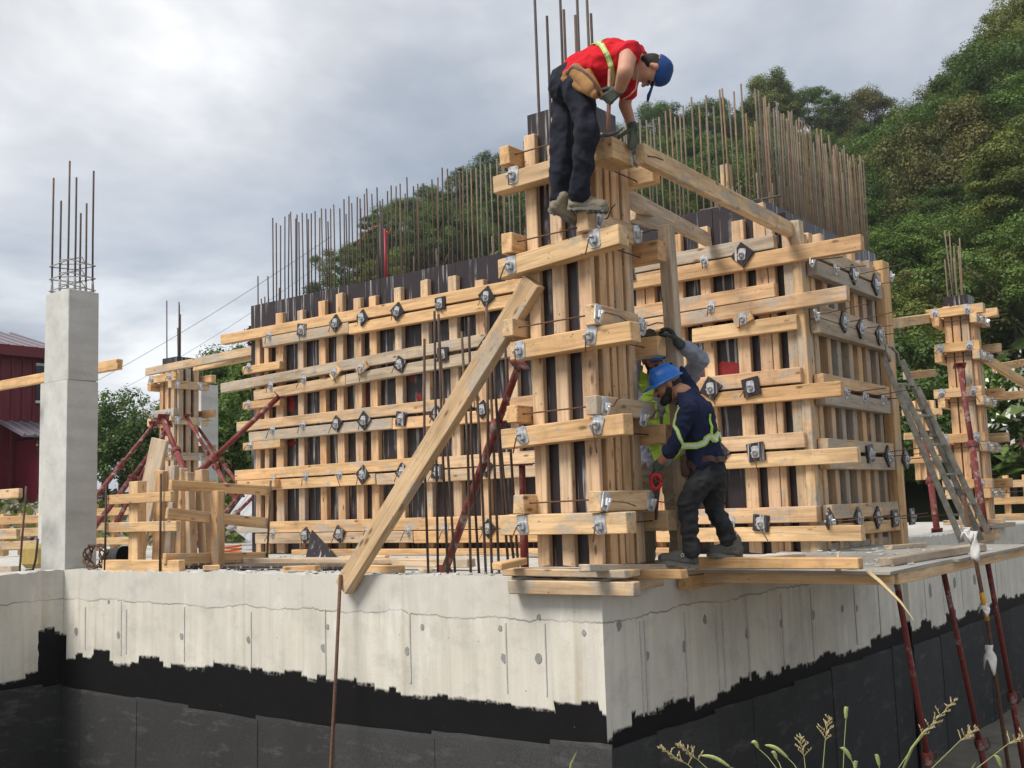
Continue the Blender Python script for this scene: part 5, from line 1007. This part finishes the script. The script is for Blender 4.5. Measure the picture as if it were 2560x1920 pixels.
for k in range(8):
    rx, rz = (3.4, 3.6, 3.1, 3.9, 2.7, 3.6, 3.3, 4.0)[k], (3.6, 3.1, 3.9, 3.2, 4.2, 3.4, 3.7, 3.0)[k]
    cm, cs = crown(LF[(0, 1, 2, 1, 0, 3, 2, 0)[k]], rx, rz, 6.0, (74, 96, 60, 84, 110, 70, 90, 64)[k], 31000, (.155, .14, .17, .155, .13, .16, .145, .17)[k], (.88, .95, .85, .9, 1.0, .88, .95, .85)[k], ((.16, .30), (.11, .24), (.2, .32), (.13, .27), (.10, .22), (.16, .3), (.12, .25), (.18, .3))[k], (.75, .5, .8, .6, .55, .7, .5, .8)[k]); TREES.append((cm, trunk(cs, 6.0)))
def tree(label, pos, s, k, group=None, sz=1.0, name='tree'):
    m = Matrix.Translation(pos) @ Matrix.Rotation(random.uniform(0, 6.28), 4, 'Z') @ Matrix.Diagonal((s, s, s*sz, 1))
    t = bpy.data.objects.new(name, None); COL.objects.link(t); t.empty_display_size = .1; tag(t, label, 'tree', group); place(t, m)
    a = bpy.data.objects.new('crown', TREES[k][0]); COL.objects.link(a); a.parent = t
    b = bpy.data.objects.new('trunk', TREES[k][1]); COL.objects.link(b); b.parent = t; return t
RX = [-400, 460, 550, 690, 810, 880, 960, 1020, 1160, 1290, 1420, 1600, 1700, 1800, 1930, 2100, 2190, 2290, 2340, 2380, 2430, 2490, 2560, 2760, 3100]
RYv = [1010, 985, 950, 850, 700, 590, 530, 480, 430, 375, 310, 268, 258, 240, 185, 232, 222, 262, 240, 178, 125, 72, -25, -220, -420]
def ridge_y(sx): return float(np.interp(sx, RX, RYv))
def ridge_d(sx): return float(np.interp(sx, [-400, 700, 1200, 2250, 2400, 2600, 3100], [80, 78, 88, 92, 72, 62, 55]))
def hill_z(sx, d):
    dr = ridge_d(sx); zr = pd(sx, ridge_y(sx), dr).z - 7.2; zr = max(zr, 1.6)
    d0 = float(np.interp(sx, [-400, 700, 1500, 2300, 3100], [44, 40, 34, 30, 27])); t = max(0., (d-d0)/(dr-d0)); z0 = .9
    f = min(t, 1)**.85; z = z0+(zr-z0)*f
    if t > 1: z -= (d-dr)*.35
    return z + .5*noise.noise((sx*.01, d*.2, 1))*min(1, t*4)
def at_d(sx, d):
    p = pd(sx, 1261-.032*(sx-1280), d); return Vector((p.x, p.y, hill_z(sx, d)))
HILL = plain('wooded_slope', (.025, .038, .015), (.05, .06, .025), .95, .8, 0, .4, .1, False)
SX = list(range(-400, 3101, 70)); DD = [24, 27, 30, 33, 36, 40, 45, 50, 56, 62, 68, 74, 80, 86, 92, 100, 112, 130, 160]
hv = []
for d in DD:
    for sx in SX:
        p = at_d(sx, d)
        if d == 24: p.z = -2
        hv.append(p)
hf = [[j*len(SX)+i, j*len(SX)+i+1, (j+1)*len(SX)+i+1, (j+1)*len(SX)+i] for j in range(len(DD)-1) for i in range(len(SX)-1)]
tag(obj('hillside', mesh_of('hillside', hv, hf, HILL, True)), kind='structure')
# the skyline trees, one by one
random.seed(8)
sky = [(1215, 372, 66, 0, 'dark round tree top left of the corner column top'), (1155, 432, 62, 4, 'narrow dark tree on the skyline left of the column'), (1075, 455, 66, 0, 'broad dark tree on the skyline above the core starter bars'), (1010, 480, 58, 1, 'green tree on the falling skyline behind the starter bars'),
       (945, 540, 56, 4, 'slim tree standing lower on the falling skyline'), (885, 592, 58, 1, 'small tree near the low end of the wooded skyline'), (815, 690, 58, 0, 'lowest tree of the wooded skyline behind the core wall'),
       (1420, 262, 64, 2, 'olive tree on the skyline hidden behind the man in red'), (1640, 240, 60, 0, 'dark round tree on the skyline right of the cap'), (1540, 300, 60, 1, 'green tree beneath the man in red on the skyline'), (1725, 268, 46, 1, 'small green tree between two round skyline trees'),
       (1780, 232, 62, 0, 'dark tree on the skyline left of the tallest crown'), (1925, 168, 88, 2, 'tallest broad olive crown on the skyline'), (2020, 205, 60, 1, 'green tree on the right shoulder of the tallest crown'), (2085, 250, 46, 2, 'small yellowish tree in the dip beside the rusty crown'),
       (2170, 210, 86, 5, 'broad rusty brown crown on the skyline'), (2255, 250, 60, 3, 'green crown right of the rusty crown'), (2320, 262, 50, 1, 'low tree in the notch between the two ridges'),
       (2375, 172, 60, 5, 'brownish tree on the lower edge of the near right ridge'), (2425, 118, 66, 0, 'dark tree stepping up the near right ridge'), (2480, 66, 66, 7, 'tree near the top of the right ridge line'), (2545, 0, 78, 6, 'topmost tree at the upper right picture corner')]
for sx, ty, wpx, k, lab in sky:
    d = ridge_d(sx)-3; s = wpx*1.7*d/FPX/7.2; s = max(.8, min(1.5, s)); top = pd(sx, ty, d); base = Vector((top.x, top.y, top.z-9.7*s)); tree(lab, base, s, k, None, 1.0)
def zone(sx, fr):
    h = 'high on' if fr > .66 else 'halfway up' if fr > .33 else 'low on'
    w = 'left of the corner column' if sx < 1300 else 'between the corner column and the core bars' if sx < 1750 else 'behind the right core bars' if sx < 2170 else 'between the core bars and the far right column' if sx < 2330 else 'above the far right column' if sx < 2470 else 'at the right picture edge'
    return h+' the slope '+w
lab4 = {0: 'dark green tree', 1: 'fresh green tree', 2: 'olive tree', 3: 'rust tinged tree'}
kind4 = (0, 1, 2, 1, 0, 3, 2, 0); cnt = 0
for row, fr in enumerate((1.0, .93, .84, .74, .64, .55, .46, .37, .29, .21, .13, .06, .0)):
    sx = 560+random.uniform(0, 60)
    while sx < 2720:
        dr = ridge_d(sx); d0 = float(np.interp(sx, [-400, 700, 1500, 2300, 3100], [44, 40, 34, 30, 27])); d = d0+(dr-d0)*(fr+random.uniform(-.04, .04)); p = at_d(sx, d); s = random.uniform(.62, .98)*(.85 if fr > .8 or fr < .3 else 1.0)
        vis = sx > 1980 or (sx > 1400 and fr > .45) or (sx > 640 and fr > .55 and sx < 1400) or sx < 720
        if vis:
            k = random.choice((0, 0, 1, 1, 1, 2, 2, 3, 4, 6, 7, 6, 1) if random.random() > .02 else (5,)); p.z -= 1.6*s; tree(lab4[kind4[k]]+' '+zone(sx, fr), p, s, k, 'trees of the hillside wood', random.uniform(.8, 1.05)); cnt += 1
        sx += random.uniform(5.6, 8.2)*s*FPX/d*.9
# undergrowth between the trunks
C_ = []
for i in range(30000):
    sx = random.uniform(560, 2750); d = random.uniform(25, ridge_d(sx)+2) if i % 5 else random.uniform(25, 34); p = at_d(sx, d); C_.append((p.x+random.gauss(0, .3), p.y+random.gauss(0, .3), p.z+random.random()**2*2.2))
C_ = np.array(C_); N_ = rng.normal(size=C_.shape)*.6+np.array([-.3, -.5, .8]); N_ /= np.linalg.norm(N_, axis=1)[:, None]
ug = obj('undergrowth', leaves_mesh('undergrowth', C_, N_, .6, LF[1])); tag(ug, 'low green undergrowth between the trees of the hillside', 'undergrowth', kind='stuff')
# nearer trees and shrubs
def shrub(label, pos, rx, rz, mat, n=5200, size=.12, cat='shrub', name='shrub', sparse=False, h=None):
    cm, cs = crown(mat, rx, rz, (h or rz*.95), 34 if not sparse else 26, n, size, .9, (.14, .3) if sparse else (.22, .4), .85, -.8); t = thing(name, label, cat, pos); tm = trunk(cs, (h or rz*.95), 0, rx*.05)
    obj('crown', cm, Matrix.Translation(pos), t); obj('trunk' if cat == 'tree' else 'stem', tm, Matrix.Translation(pos), t)
def gp(sx, sy, d): return pd(sx, sy, d)
shrub('thin airy tree left of the propped column formwork', gp(300, 1215, 34), 1.35, 1.35, LF[0], 1500, .11, 'tree', 'tree', True, 2.0)
shrub('feathery tree just beside the propped column formwork', gp(372, 1215, 36), 1.0, 1.4, LF[1], 1300, .11, 'tree', 'tree', True, 2.1)
shrub('lacy young tree right behind the bare column', gp(255, 1210, 33), .7, 1.0, LF[1], 800, .10, 'tree', 'tree', True, 1.9)
for sx, sy, d, r, lab in ((262, 1225, 27, 1.1, 'dark dense shrub directly right of the bare column'), (330, 1230, 26, 1.0, 'dark dense shrub behind the red props'), (395, 1230, 27, .8, 'dark shrub behind the propped column foot')): shrub(lab, gp(sx, sy, d), r, r*1.05, LF[0], 5600, .11)
for sx, ty, d, k, s, lab in ((545, 862, 34, 1, .42, 'green tree top right of the propped column'), (585, 830, 36, 0, .66, 'dark tree top behind the left end of the core wall'), (650, 850, 36, 1, .6, 'tree behind the left corner of the core wall'), (560, 950, 30, 0, .5, 'dark lower tree in the gap left of the core wall'), (610, 1020, 29, 1, .45, 'low tree in the gap left of the core wall')):
    top = pd(sx, ty, d); tree(lab, Vector((top.x, top.y, top.z-9.7*s)), s, k)
PUR = leafmat('purple_leaves', [(.06, .022, .03), (.05, .02, .028)]); shrub('purple leaved tree top above the left end of the core walers', gp(645, 850, 24), .38, .5, PUR, 700, .09, 'tree', 'tree', True, .1)
for sx, sy, d, r, lab in ((555, 1205, 24, .9, 'bright shrub between concrete column and core wall'), (630, 1215, 25, .8, 'green shrub against the left end of the core wall'), (580, 1110, 27, 1.0, 'upper shrub on the bank left of the core wall'), (2300, 1130, 24, .9, 'green shrub behind the ladder'), (2530, 1190, 26, 1.3, 'leafy climbing shrub at the right picture edge'), (2440, 880, 34, 1.6, 'pale green shrub above the far right column'), (2540, 870, 32, 1.5, 'light green shrub at the right edge above the rails'), (2270, 1010, 27, 1.0, 'shrub seen through the top of the ladder')): shrub(lab, gp(sx, sy, d), r, r*1.1, LF[1] if r < 1.4 else LF[2], 5200, .13)
WFL = plain('white_petals', (.75, .75, .72), (.6, .6, .55), .8, 30)
q = gp(2535, 1110, 24); C_ = np.array([(q.x, q.y, q.z)])+sph(90)*rng.uniform(.4, 1.0, (90, 1))*np.array([.9, .9, 1.2])+np.array([0, -.2, 1.2]); fl = thing('flower_cluster', 'white blossoms scattered over the shrub at the right edge', 'flowers', q); obj('petals', leaves_mesh('petals', C_, sph(90), .16, WFL), parent=fl)['kind'] = 'stuff'
# gravel bank
GRAV = plain('grey_gravel', (.20, .185, .165), (.34, .32, .29), .95, 9, 0, .8, .15, False)
bv = []; bs = list(range(-500, 801, 40)); bd = (19.5, 21, 22.5, 24, 26, 29, 33, 42); bz = (-.9, -.4, .15, .55, .85, 1.05, 1.15, 1.2)
for d, z in zip(bd, bz):
    for sx in bs: p = pd(sx, 1290, d); bv.append((p.x, p.y, z+.22*noise.noise((sx*.02, d*.6, 5))))
bf = [[j*len(bs)+i, j*len(bs)+i+1, (j+1)*len(bs)+i+1, (j+1)*len(bs)+i] for j in range(len(bd)-1) for i in range(len(bs)-1)]
tag(obj('gravel_bank', mesh_of('gravel_bank', bv, bf, GRAV, True)), kind='structure')
C_ = []
for i in range(2600):
    sx = random.uniform(-200, 760); j = random.uniform(0, 5.2); d = float(np.interp(j, range(8), bd)); z = float(np.interp(j, range(8), bz)); p = pd(sx, 1290, d); C_.append((p.x, p.y, z+.22*noise.noise((sx*.02, d*.6, 5))+.04))
st = []
for i, c in enumerate(C_[:900]):
    st.append(xf(chamfer_box(*(random.uniform(.08, .3) for _ in range(3)), .04, .02), Matrix.Translation(c) @ Matrix.Rotation(random.uniform(0, 6), 4, (random.random(), random.random(), 1))))
tag(obj('gravel_stones', mesh_of('gravel_stones', *join_geo(st), GRAV)), 'loose grey stones on the gravel bank', 'stones', kind='stuff')
C_ = np.array(C_[900:]); N_ = rng.normal(size=C_.shape); N_[:, 2] *= .3; N_ /= np.linalg.norm(N_, axis=1)[:, None]; tag(obj('bank_weeds', leaves_mesh('bank_weeds', C_+np.array([0, 0, .1]), N_, .3, LF[2])), 'weeds growing over the gravel bank', 'weeds', kind='stuff')

# ------------------------------------------------------------------ dark red metal house on the left
def ribbed(name, a, c):
    s = NT(name); return s.fin(s.mix(s.noise(s.pos(), 1.2, 4), a, c), .45, spec=.4)
SID = ribbed('dark_red_cladding', (.135, .010, .022), (.165, .016, .028)); ROOF = ribbed('grey_violet_roof_sheet', (.17, .145, .17), (.23, .20, .225)); TRIM = ribbed('red_trim', (.16, .015, .022), (.13, .012, .02)); DARK = plain('dark_glass', (.01, .011, .012), (.02, .02, .022), .15, 3); WHT = plain('white_paint', (.72, .72, .70), (.62, .62, .6), .6, 4)
hs = thing('metal_house', 'dark red metal clad house with a grey violet roof at the left edge', 'house', (-24, 8, 1))
HX = -23.0
def hp(sx, sy): return pt(sx, sy, 'x', HX)
b0, b1 = hp(-260, 1235), hp(128, 1235); e1 = hp(118, 884); e0z = hp(0, 868).z; zb = hp(60, 1225).z-.6; zt = hp(60, 876).z
bx('wall', (HX-5, HX), (b0.y, b1.y), (zb, zt), SID, hs, .01, 0)
yy = b0.y+.1
while yy < b1.y:
    bx('cladding_rib', (HX+.001, HX+.045), (yy, yy+.06), (zb, zt-.06), SID, hs, .012, 0); yy += .29
zr = pt(20, 838, 'x', HX-2.5).z; RV = [(HX+.35, b0.y-.3, zt-.02), (HX+.35, b1.y+.25, zt-.02), (HX-2.5, b1.y+.25, zr), (HX-2.5, b0.y-.3, zr), (HX-5.3, b1.y+.25, zt-.02), (HX-5.3, b0.y-.3, zt-.02)]
rf = obj('roof', mesh_of('roof', RV+[(x, y, z+.06) for x, y, z in RV], [[3, 2, 1, 0], [5, 4, 2, 3], [6, 7, 8, 9], [9, 8, 10, 11], [0, 1, 7, 6], [1, 2, 8, 7], [2, 4, 10, 8], [4, 5, 11, 10], [5, 3, 9, 11], [3, 0, 6, 9]], ROOF), parent=hs)
yy = b0.y-.2
while yy < b1.y+.2: beam('roof_rib', (HX+.34, yy, zt+.055), (HX-2.48, yy, zr+.075), .05, .05, ROOF, rf, (0, 0, 1), .01, 0); yy += .38
bx('fascia', (HX+.352, HX+.40), (b0.y-.3, b1.y+.25), (zt-.22, zt+.05), TRIM, hs, .004, 0); bx('belt_trim', (HX+.002, HX+.10), (b0.y, b1.y), (hp(60, 1065).z, hp(60, 1052).z), TRIM, hs, .004, 0)
w = bx('window', (HX+.05, HX+.075), (hp(86, 960).y, hp(112, 960).y), (hp(90, 1002).z, hp(90, 915).z), DARK, hs, .004, 0)
wz0, wz1, wy0, wy1 = hp(90, 1002).z, hp(90, 915).z, hp(86, 960).y, hp(112, 960).y
bx('frame', (HX+.05, HX+.10), (wy1, wy1+.07), (wz0-.07, wz1+.07), WHT, w, .004, 0); bx('frame', (HX+.05, HX+.10), (wy0, wy1), (wz0-.07, wz0), WHT, w, .004, 0); bx('frame', (HX+.05, HX+.10), (wy0, wy1), (wz1, wz1+.07), WHT, w, .004, 0)
pz0, pz1 = hp(40, 1100).z, hp(40, 1072).z; py0, py1 = hp(-10, 1090).y, hp(110, 1090).y
bx('porch', (HX+.05, HX+1.1), (py0+.5, py1), (zb, pz0-.03), SID, hs, .01, 0)
yy = py0+.55
while yy < py1: bx('cladding_rib', (HX+1.101, HX+1.14), (yy, yy+.05), (zb, pz0-.08), SID, hs, .012, 0); yy += .24
pr = obj('porch_roof', mesh_of('porch_roof', [(HX+1.3, py0, pz0-.02), (HX+1.3, py1+.2, pz0-.02), (HX+.1, py1+.2, pz1+.12), (HX+.1, py0, pz1+.12), (HX+1.3, py0, pz0+.03), (HX+1.3, py1+.2, pz0+.03), (HX+.1, py1+.2, pz1+.17), (HX+.1, py0, pz1+.17)], [[3, 2, 1, 0], [4, 5, 6, 7], [0, 1, 5, 4], [1, 2, 6, 5], [2, 3, 7, 6], [3, 0, 4, 7]], ROOF), parent=hs)
yy = py0+.05
while yy < py1+.2: beam('roof_rib', (HX+1.3, yy, pz0+.045), (HX+.1, yy, pz1+.185), .06, .05, ROOF, pr, (0, 0, 1), .01, 0); yy += .26

# ------------------------------------------------------------------ white house, block wall at the right
wh = thing('white_house', 'white house with a dark roof beyond the far right column', 'house', pd(2430, 1150, 42))
a, b = pd(2285, 1010, 42), pd(2640, 1000, 42); u = Vector((b.x-a.x, b.y-a.y, 0)); L = u.length; u.normalize(); nrm = Vector((u.y, -u.x, 0)); za, zb_ = pd(2300, 1130, 42).z, pd(2300, 965, 42).z
def wb(name, s0, s1, z0, z1, dep, off, mat, par=wh): return beam(name, a*1+u*s0+nrm*off-Vector((0, 0, a.z))+Vector((0, 0, (z0+z1)/2)), a+u*s1+nrm*off-Vector((0, 0, a.z))+Vector((0, 0, (z0+z1)/2)), dep, z1-z0, mat, par, (0, 0, 1), .01, 0)
wb('wall', 0, L, za-2, zb_, 4, -2, WHT); wb('balcony_slab', -.3, L, pd(2300, 1045, 42).z, pd(2300, 1030, 42).z, 1.2, .5, plain('grey_render', (.2, .2, .21), (.26, .26, .27), .8, 3)); wb('balcony_front', -.3, L, pd(2300, 1030, 42).z+.001, pd(2300, 1015, 42).z, .1, 1.0, DARK); wb('eaves', -.5, L+.3, zb_, zb_+.16, 6, -1.5, WHT)
ROOFD = plain('dark_roof_tiles', (.07, .062, .06), (.11, .10, .095), .8, 6); rr = [a+u*-.6+nrm*1.6, a+u*(L+.3)+nrm*1.6, a+u*(L+.3)+nrm*-2.2, a+u*-.6+nrm*-2.2]
obj('roof', mesh_of('roof', [(p.x, p.y, zb_+.161+z) for p, z in zip(rr, (0, 0, 1.7, 1.7))]+[(p.x, p.y, zb_+.30+z) for p, z in zip(rr, (0, 0, 1.7, 1.7))], [[3, 2, 1, 0], [4, 5, 6, 7], [0, 1, 5, 4], [1, 2, 6, 5], [2, 3, 7, 6], [3, 0, 4, 7]], ROOFD), parent=wh)
for k in range(5):
    f = wb('window', .5+k*1.15, 1.1+k*1.15, pd(2300, 1004, 42).z, pd(2300, 978, 42).z, .06, .02, DARK); f2 = wb('frame', .42+k*1.15, 1.18+k*1.15, pd(2300, 1004, 42).z-.1, pd(2300, 1004, 42).z, .1, .03, WHT, f)
bw = thing('block_wall', 'low grey concrete block wall at the right picture edge', 'wall', pd(2480, 1215, 27)); a = pd(2470, 1200, 27); b = pd(2680, 1195, 27); u = (b-a); u.z = 0; u.normalize()
BLKC = concrete_plain('concrete_block', (.40, .40, .38), (.52, .52, .5)); bm_ = chamfer_box(.39, .19, .19, .006); bmesh_b = mesh_of('block', *bm_, BLKC); ang = math.atan2(u.y, u.x)
for r_ in range(4):
    for k in range(8): p = a+u*(k*.4+.2*(r_ % 2)); obj('block', bmesh_b, Matrix.Translation((p.x, p.y, pd(2480, 1158, 27).z-.1-.2*r_)) @ Matrix.Rotation(ang, 4, 'Z'), bw)
# overhead cables and the pipes inside the core
CAB = plain('black_cable', (.10, .105, .12), (.14, .145, .16), .6, 4)
A_, B_ = pd(190, 980, 60), pd(830, 590, 48)
def sag(a, b, s, n=18): return [a.lerp(b, i/n)-Vector((0, 0, s*4*(i/n)*(1-i/n))) for i in range(n+1)]
tag(tube('overhead_cable', sag(A_, B_, .25), .012, CAB, None, 5), 'thin overhead cable rising behind the bare column towards the hill', 'cable')
tag(tube('overhead_cable', sag(pd(230, 1010, 60), pd(830, 640, 50), .4), .009, CAB, None, 5), 'second thin cable running below the first', 'cable')
REDP = plain('red_plastic', (.34, .016, .03), (.26, .012, .025), .5, 5)
tag(tube('pipe', [pt(955, 740, 'y', 5.2), pt(952, 560, 'y', 5.2)], .05, BLK, None, 10), 'dark upright pipe inside the core behind the starter bars', 'pipe'); tag(tube('pipe', [pt(966, 740, 'y', 5.15), pt(962, 575, 'y', 5.15)], .022, REDP, None, 8), 'bright red pipe beside the dark pipe inside the core', 'pipe')
HOSE = plain('orange_hose', (.60, .16, .05), (.5, .12, .04), .5, 9)
tag(tube('hose', [pt(890, 620, 'y', 5.2), pt(915, 580, 'y', 5.2), pt(945, 563, 'y', 5.2), pt(963, 575, 'y', 5.2), pt(972, 585, 'y', 5.2), pt(980, 565, 'y', 5.2)], .007, HOSE, None, 6), 'orange hose looped over the pipe tops inside the core', 'hose')
tag(tube('hose', [pd(575, 1387, 13)+Vector((.15*math.cos(a*.6)-.0, .12*math.sin(a*.6), .02+.004*a)) for a in range(24)], .012, HOSE, None, 6), 'orange hose coiled on the slab behind the guard frame', 'hose')
SHT = plain('corrugated_sheet', (.42, .44, .47), (.32, .34, .37), .4, 6, .3); V = []; Fc = []
for i in range(25):
    for z in (0, 1): V.append((i*.05, .02*math.sin(i*1.57), z*1.1))
for i in range(24): Fc.append([2*i, 2*i+2, 2*i+3, 2*i+1])
o = obj('corrugated_sheet', mesh_of('corrugated_sheet', V, Fc, SHT), Matrix.Translation(pd(560, 1305, 17)) @ Matrix.Rotation(-.5, 4, 'X') @ Matrix.Rotation(.4, 4, 'Y')); md = o.modifiers.new('t', 'SOLIDIFY'); md.thickness = .004; tag(o, 'grey corrugated sheet leaning behind the crossed red props', 'sheet')
# ------------------------------------------------------------------ grasses in the foreground
STEM = plain('grass_stem', (.20, .26, .08), (.30, .32, .12), .6, 20); HEAD = plain('green_seed_head', (.30, .36, .12), (.42, .44, .18), .8, 60); STRAW = plain('straw_panicle', (.50, .42, .22), (.42, .33, .18), .8, 40)
GD = 4.3
def foxtail(label, tip, base, foot, d=GD, fat=.0066):
    a, b, c = pd(*tip, d), pd(*base, d), pd(*foot, d-.1); c2 = Vector((c.x+(c.x-b.x)*.5, c.y, -1.15)); t = thing('foxtail_grass', label, 'grass', c2, 'seed bearing grasses in front of the wall')
    tube('stem', [c2, c, b.lerp(c, .4)+Vector((0, 0, .01)), b], [.0022, .0018, .0015, .0013], STEM, t, 6)
    n = 15; P = [b.lerp(a, i/n)+Vector((0, 0, .012*math.sin(math.pi*i/n))) for i in range(n+1)]; R_ = [fat*(.12+1.0*math.sin(math.pi*min(1, .06+.93*i/n))**.55)*(1+.14*(i % 2)) for i in range(n+1)]; hd = tube('seed_head', P, R_, HEAD, t, 9)
    V = []; Fc = []
    for i in range(110):
        k = random.randint(0, n); an = random.uniform(0, 6.28); q = Vector((math.cos(an), math.sin(an), random.uniform(.1, .6))).normalized(); s = P[k]+q*R_[k]*.8; e = s+q*random.uniform(.003, .006); o = q.orthogonal()*.0006; V += [s-o, s+o, e]; Fc.append([3*i, 3*i+1, 3*i+2])
    hb = obj('bristles', mesh_of('bristles', V, Fc, HEAD), parent=t); hb['kind'] = 'stuff'
def panicle(label, tip, base, foot, d=GD, nb=13, sp=.05):
    a, b, c = pd(*tip, d), pd(*base, d), pd(*foot, d-.1); c2 = Vector((c.x, c.y, -1.15)); t = thing('panicle_grass', label, 'grass', c2, 'seed bearing grasses in front of the wall'); tube('stem', [c2, c, b, b.lerp(a, .6), a], [.0024, .002, .0015, .001, .0007], STEM, t, 6); g = []
    for i in range(nb):
        p = b.lerp(a, i/nb); an = i*2.4; q = (AR*math.cos(an)+AW*math.sin(an)*.6+(a-b).normalized()*.9).normalized(); L = sp*(1-.6*i/nb)*random.uniform(.6, 1.2); g.append(tube_geo([p, p+q*L*.5, p+q*L+Vector((0, 0, -.004))], [.0012, .0012, .0008], 5))
        for k in range(5): s = p+q*L*(.25+.16*k); g.append(tube_geo([s, s+Vector((random.gauss(0, .004), random.gauss(0, .004), .006))], [.0022, .0008], 5))
    hd = obj('seed_head', mesh_of('seed_head', *join_geo(g), STRAW), parent=t)
for i, (lab, tip, base, foot) in enumerate((('fat nodding foxtail head lowest at the picture bottom', (1753, 1889), (1823, 1917), (1870, 1950)), ('small foxtail head on a stem leaning left', (1880, 1858), (1895, 1870), (1960, 1945)), ('long curved foxtail head leaning left', (1913, 1863), (1968, 1894), (2010, 1950)), ('short foxtail head just below the long curved one', (1930, 1883), (1941, 1897), (1960, 1940)), ('tallest upright foxtail head', (2116, 1768), (2115, 1797), (2107, 1945)), ('slanting foxtail head beside the tallest stem', (2102, 1870), (2127, 1898), (2145, 1945)), ('small foxtail head at the bottom right of the tallest', (2140, 1906), (2138, 1925), (2136, 1960)), ('stubby foxtail head between the tallest stem and the near prop', (2190, 1888), (2198, 1915), (2200, 1960)), ('foxtail head at the foot of the rusty bar', (2487, 1890), (2503, 1918), (2510, 1960)))): foxtail(lab, tip, base, foot)
panicle('branched straw coloured panicle leaning left at the bottom', (1650, 1868), (1720, 1912), (1760, 1945)); panicle('second straw panicle tangled with the leftmost one', (1700, 1862), (1745, 1900), (1800, 1950)); panicle('upright thin panicle left of the tallest foxtail', (1999, 1842), (2010, 1890), (2016, 1945)); panicle('taller upright panicle next to the tallest foxtail', (2072, 1793), (2063, 1850), (2055, 1950))
panicle('long grass stalk leaning right across the near prop', (2390, 1748), (2300, 1840), (2240, 1930), nb=16, sp=.06); panicle('grass stalk leaning right between the props', (2440, 1822), (2400, 1852), (2315, 1935)); panicle('grass stalk leaning right at the lower right corner', (2575, 1832), (2520, 1860), (2430, 1930))
def blade(label, pts, w, d=GD):
    P = [pd(x, y, d) for x, y in pts]; V = []; n = len(P)
    for i, p in enumerate(P): k = w*math.sin(math.pi*(.15+.83*i/(n-1))); V += [p-AR*k, p+AR*k]
    o = obj('grass_blade', mesh_of('grass_blade', V, [[2*i, 2*i+1, 2*i+3, 2*i+2] for i in range(n-1)], STEM, True)); md = o.modifiers.new('t', 'SOLIDIFY'); md.thickness = .0006; tag(o, label, 'grass')
blade('broad green grass blade curling over the near prop', [(2230, 1990), (2280, 1870), (2315, 1825), (2340, 1808), (2352, 1812)], .008); blade('single green blade at the bottom below the wall corner', [(1418, 1990), (1428, 1910), (1442, 1878)], .006); blade('green blade at the right picture edge', [(2400, 1990), (2425, 1930), (2440, 1905)], .006)
# ------------------------------------------------------------------ damp air between the site and the hill
hz = bpy.data.materials.new('damp_air'); hz.use_nodes = True; hz.node_tree.nodes.remove(hz.node_tree.nodes['Principled BSDF'])
pv = hz.node_tree.nodes.new('ShaderNodeVolumePrincipled'); pv.inputs['Density'].default_value = .0005; pv.inputs['Color'].default_value = (.86, .90, .95, 1); pv.inputs['Anisotropy'].default_value = .1
hz.node_tree.links.new(pv.outputs[0], hz.node_tree.nodes['Material Output'].inputs['Volume'])
hzo = obj('haze', mesh_of('haze', *chamfer_box(640, 640, 50, .01), hz), Matrix.Translation((-55, 65, 20.5))); hzo['kind'] = 'stuff'; hzo['label'] = 'thin pale haze filling the air over the site and hill'
scene.cycles.volume_bounces = 0
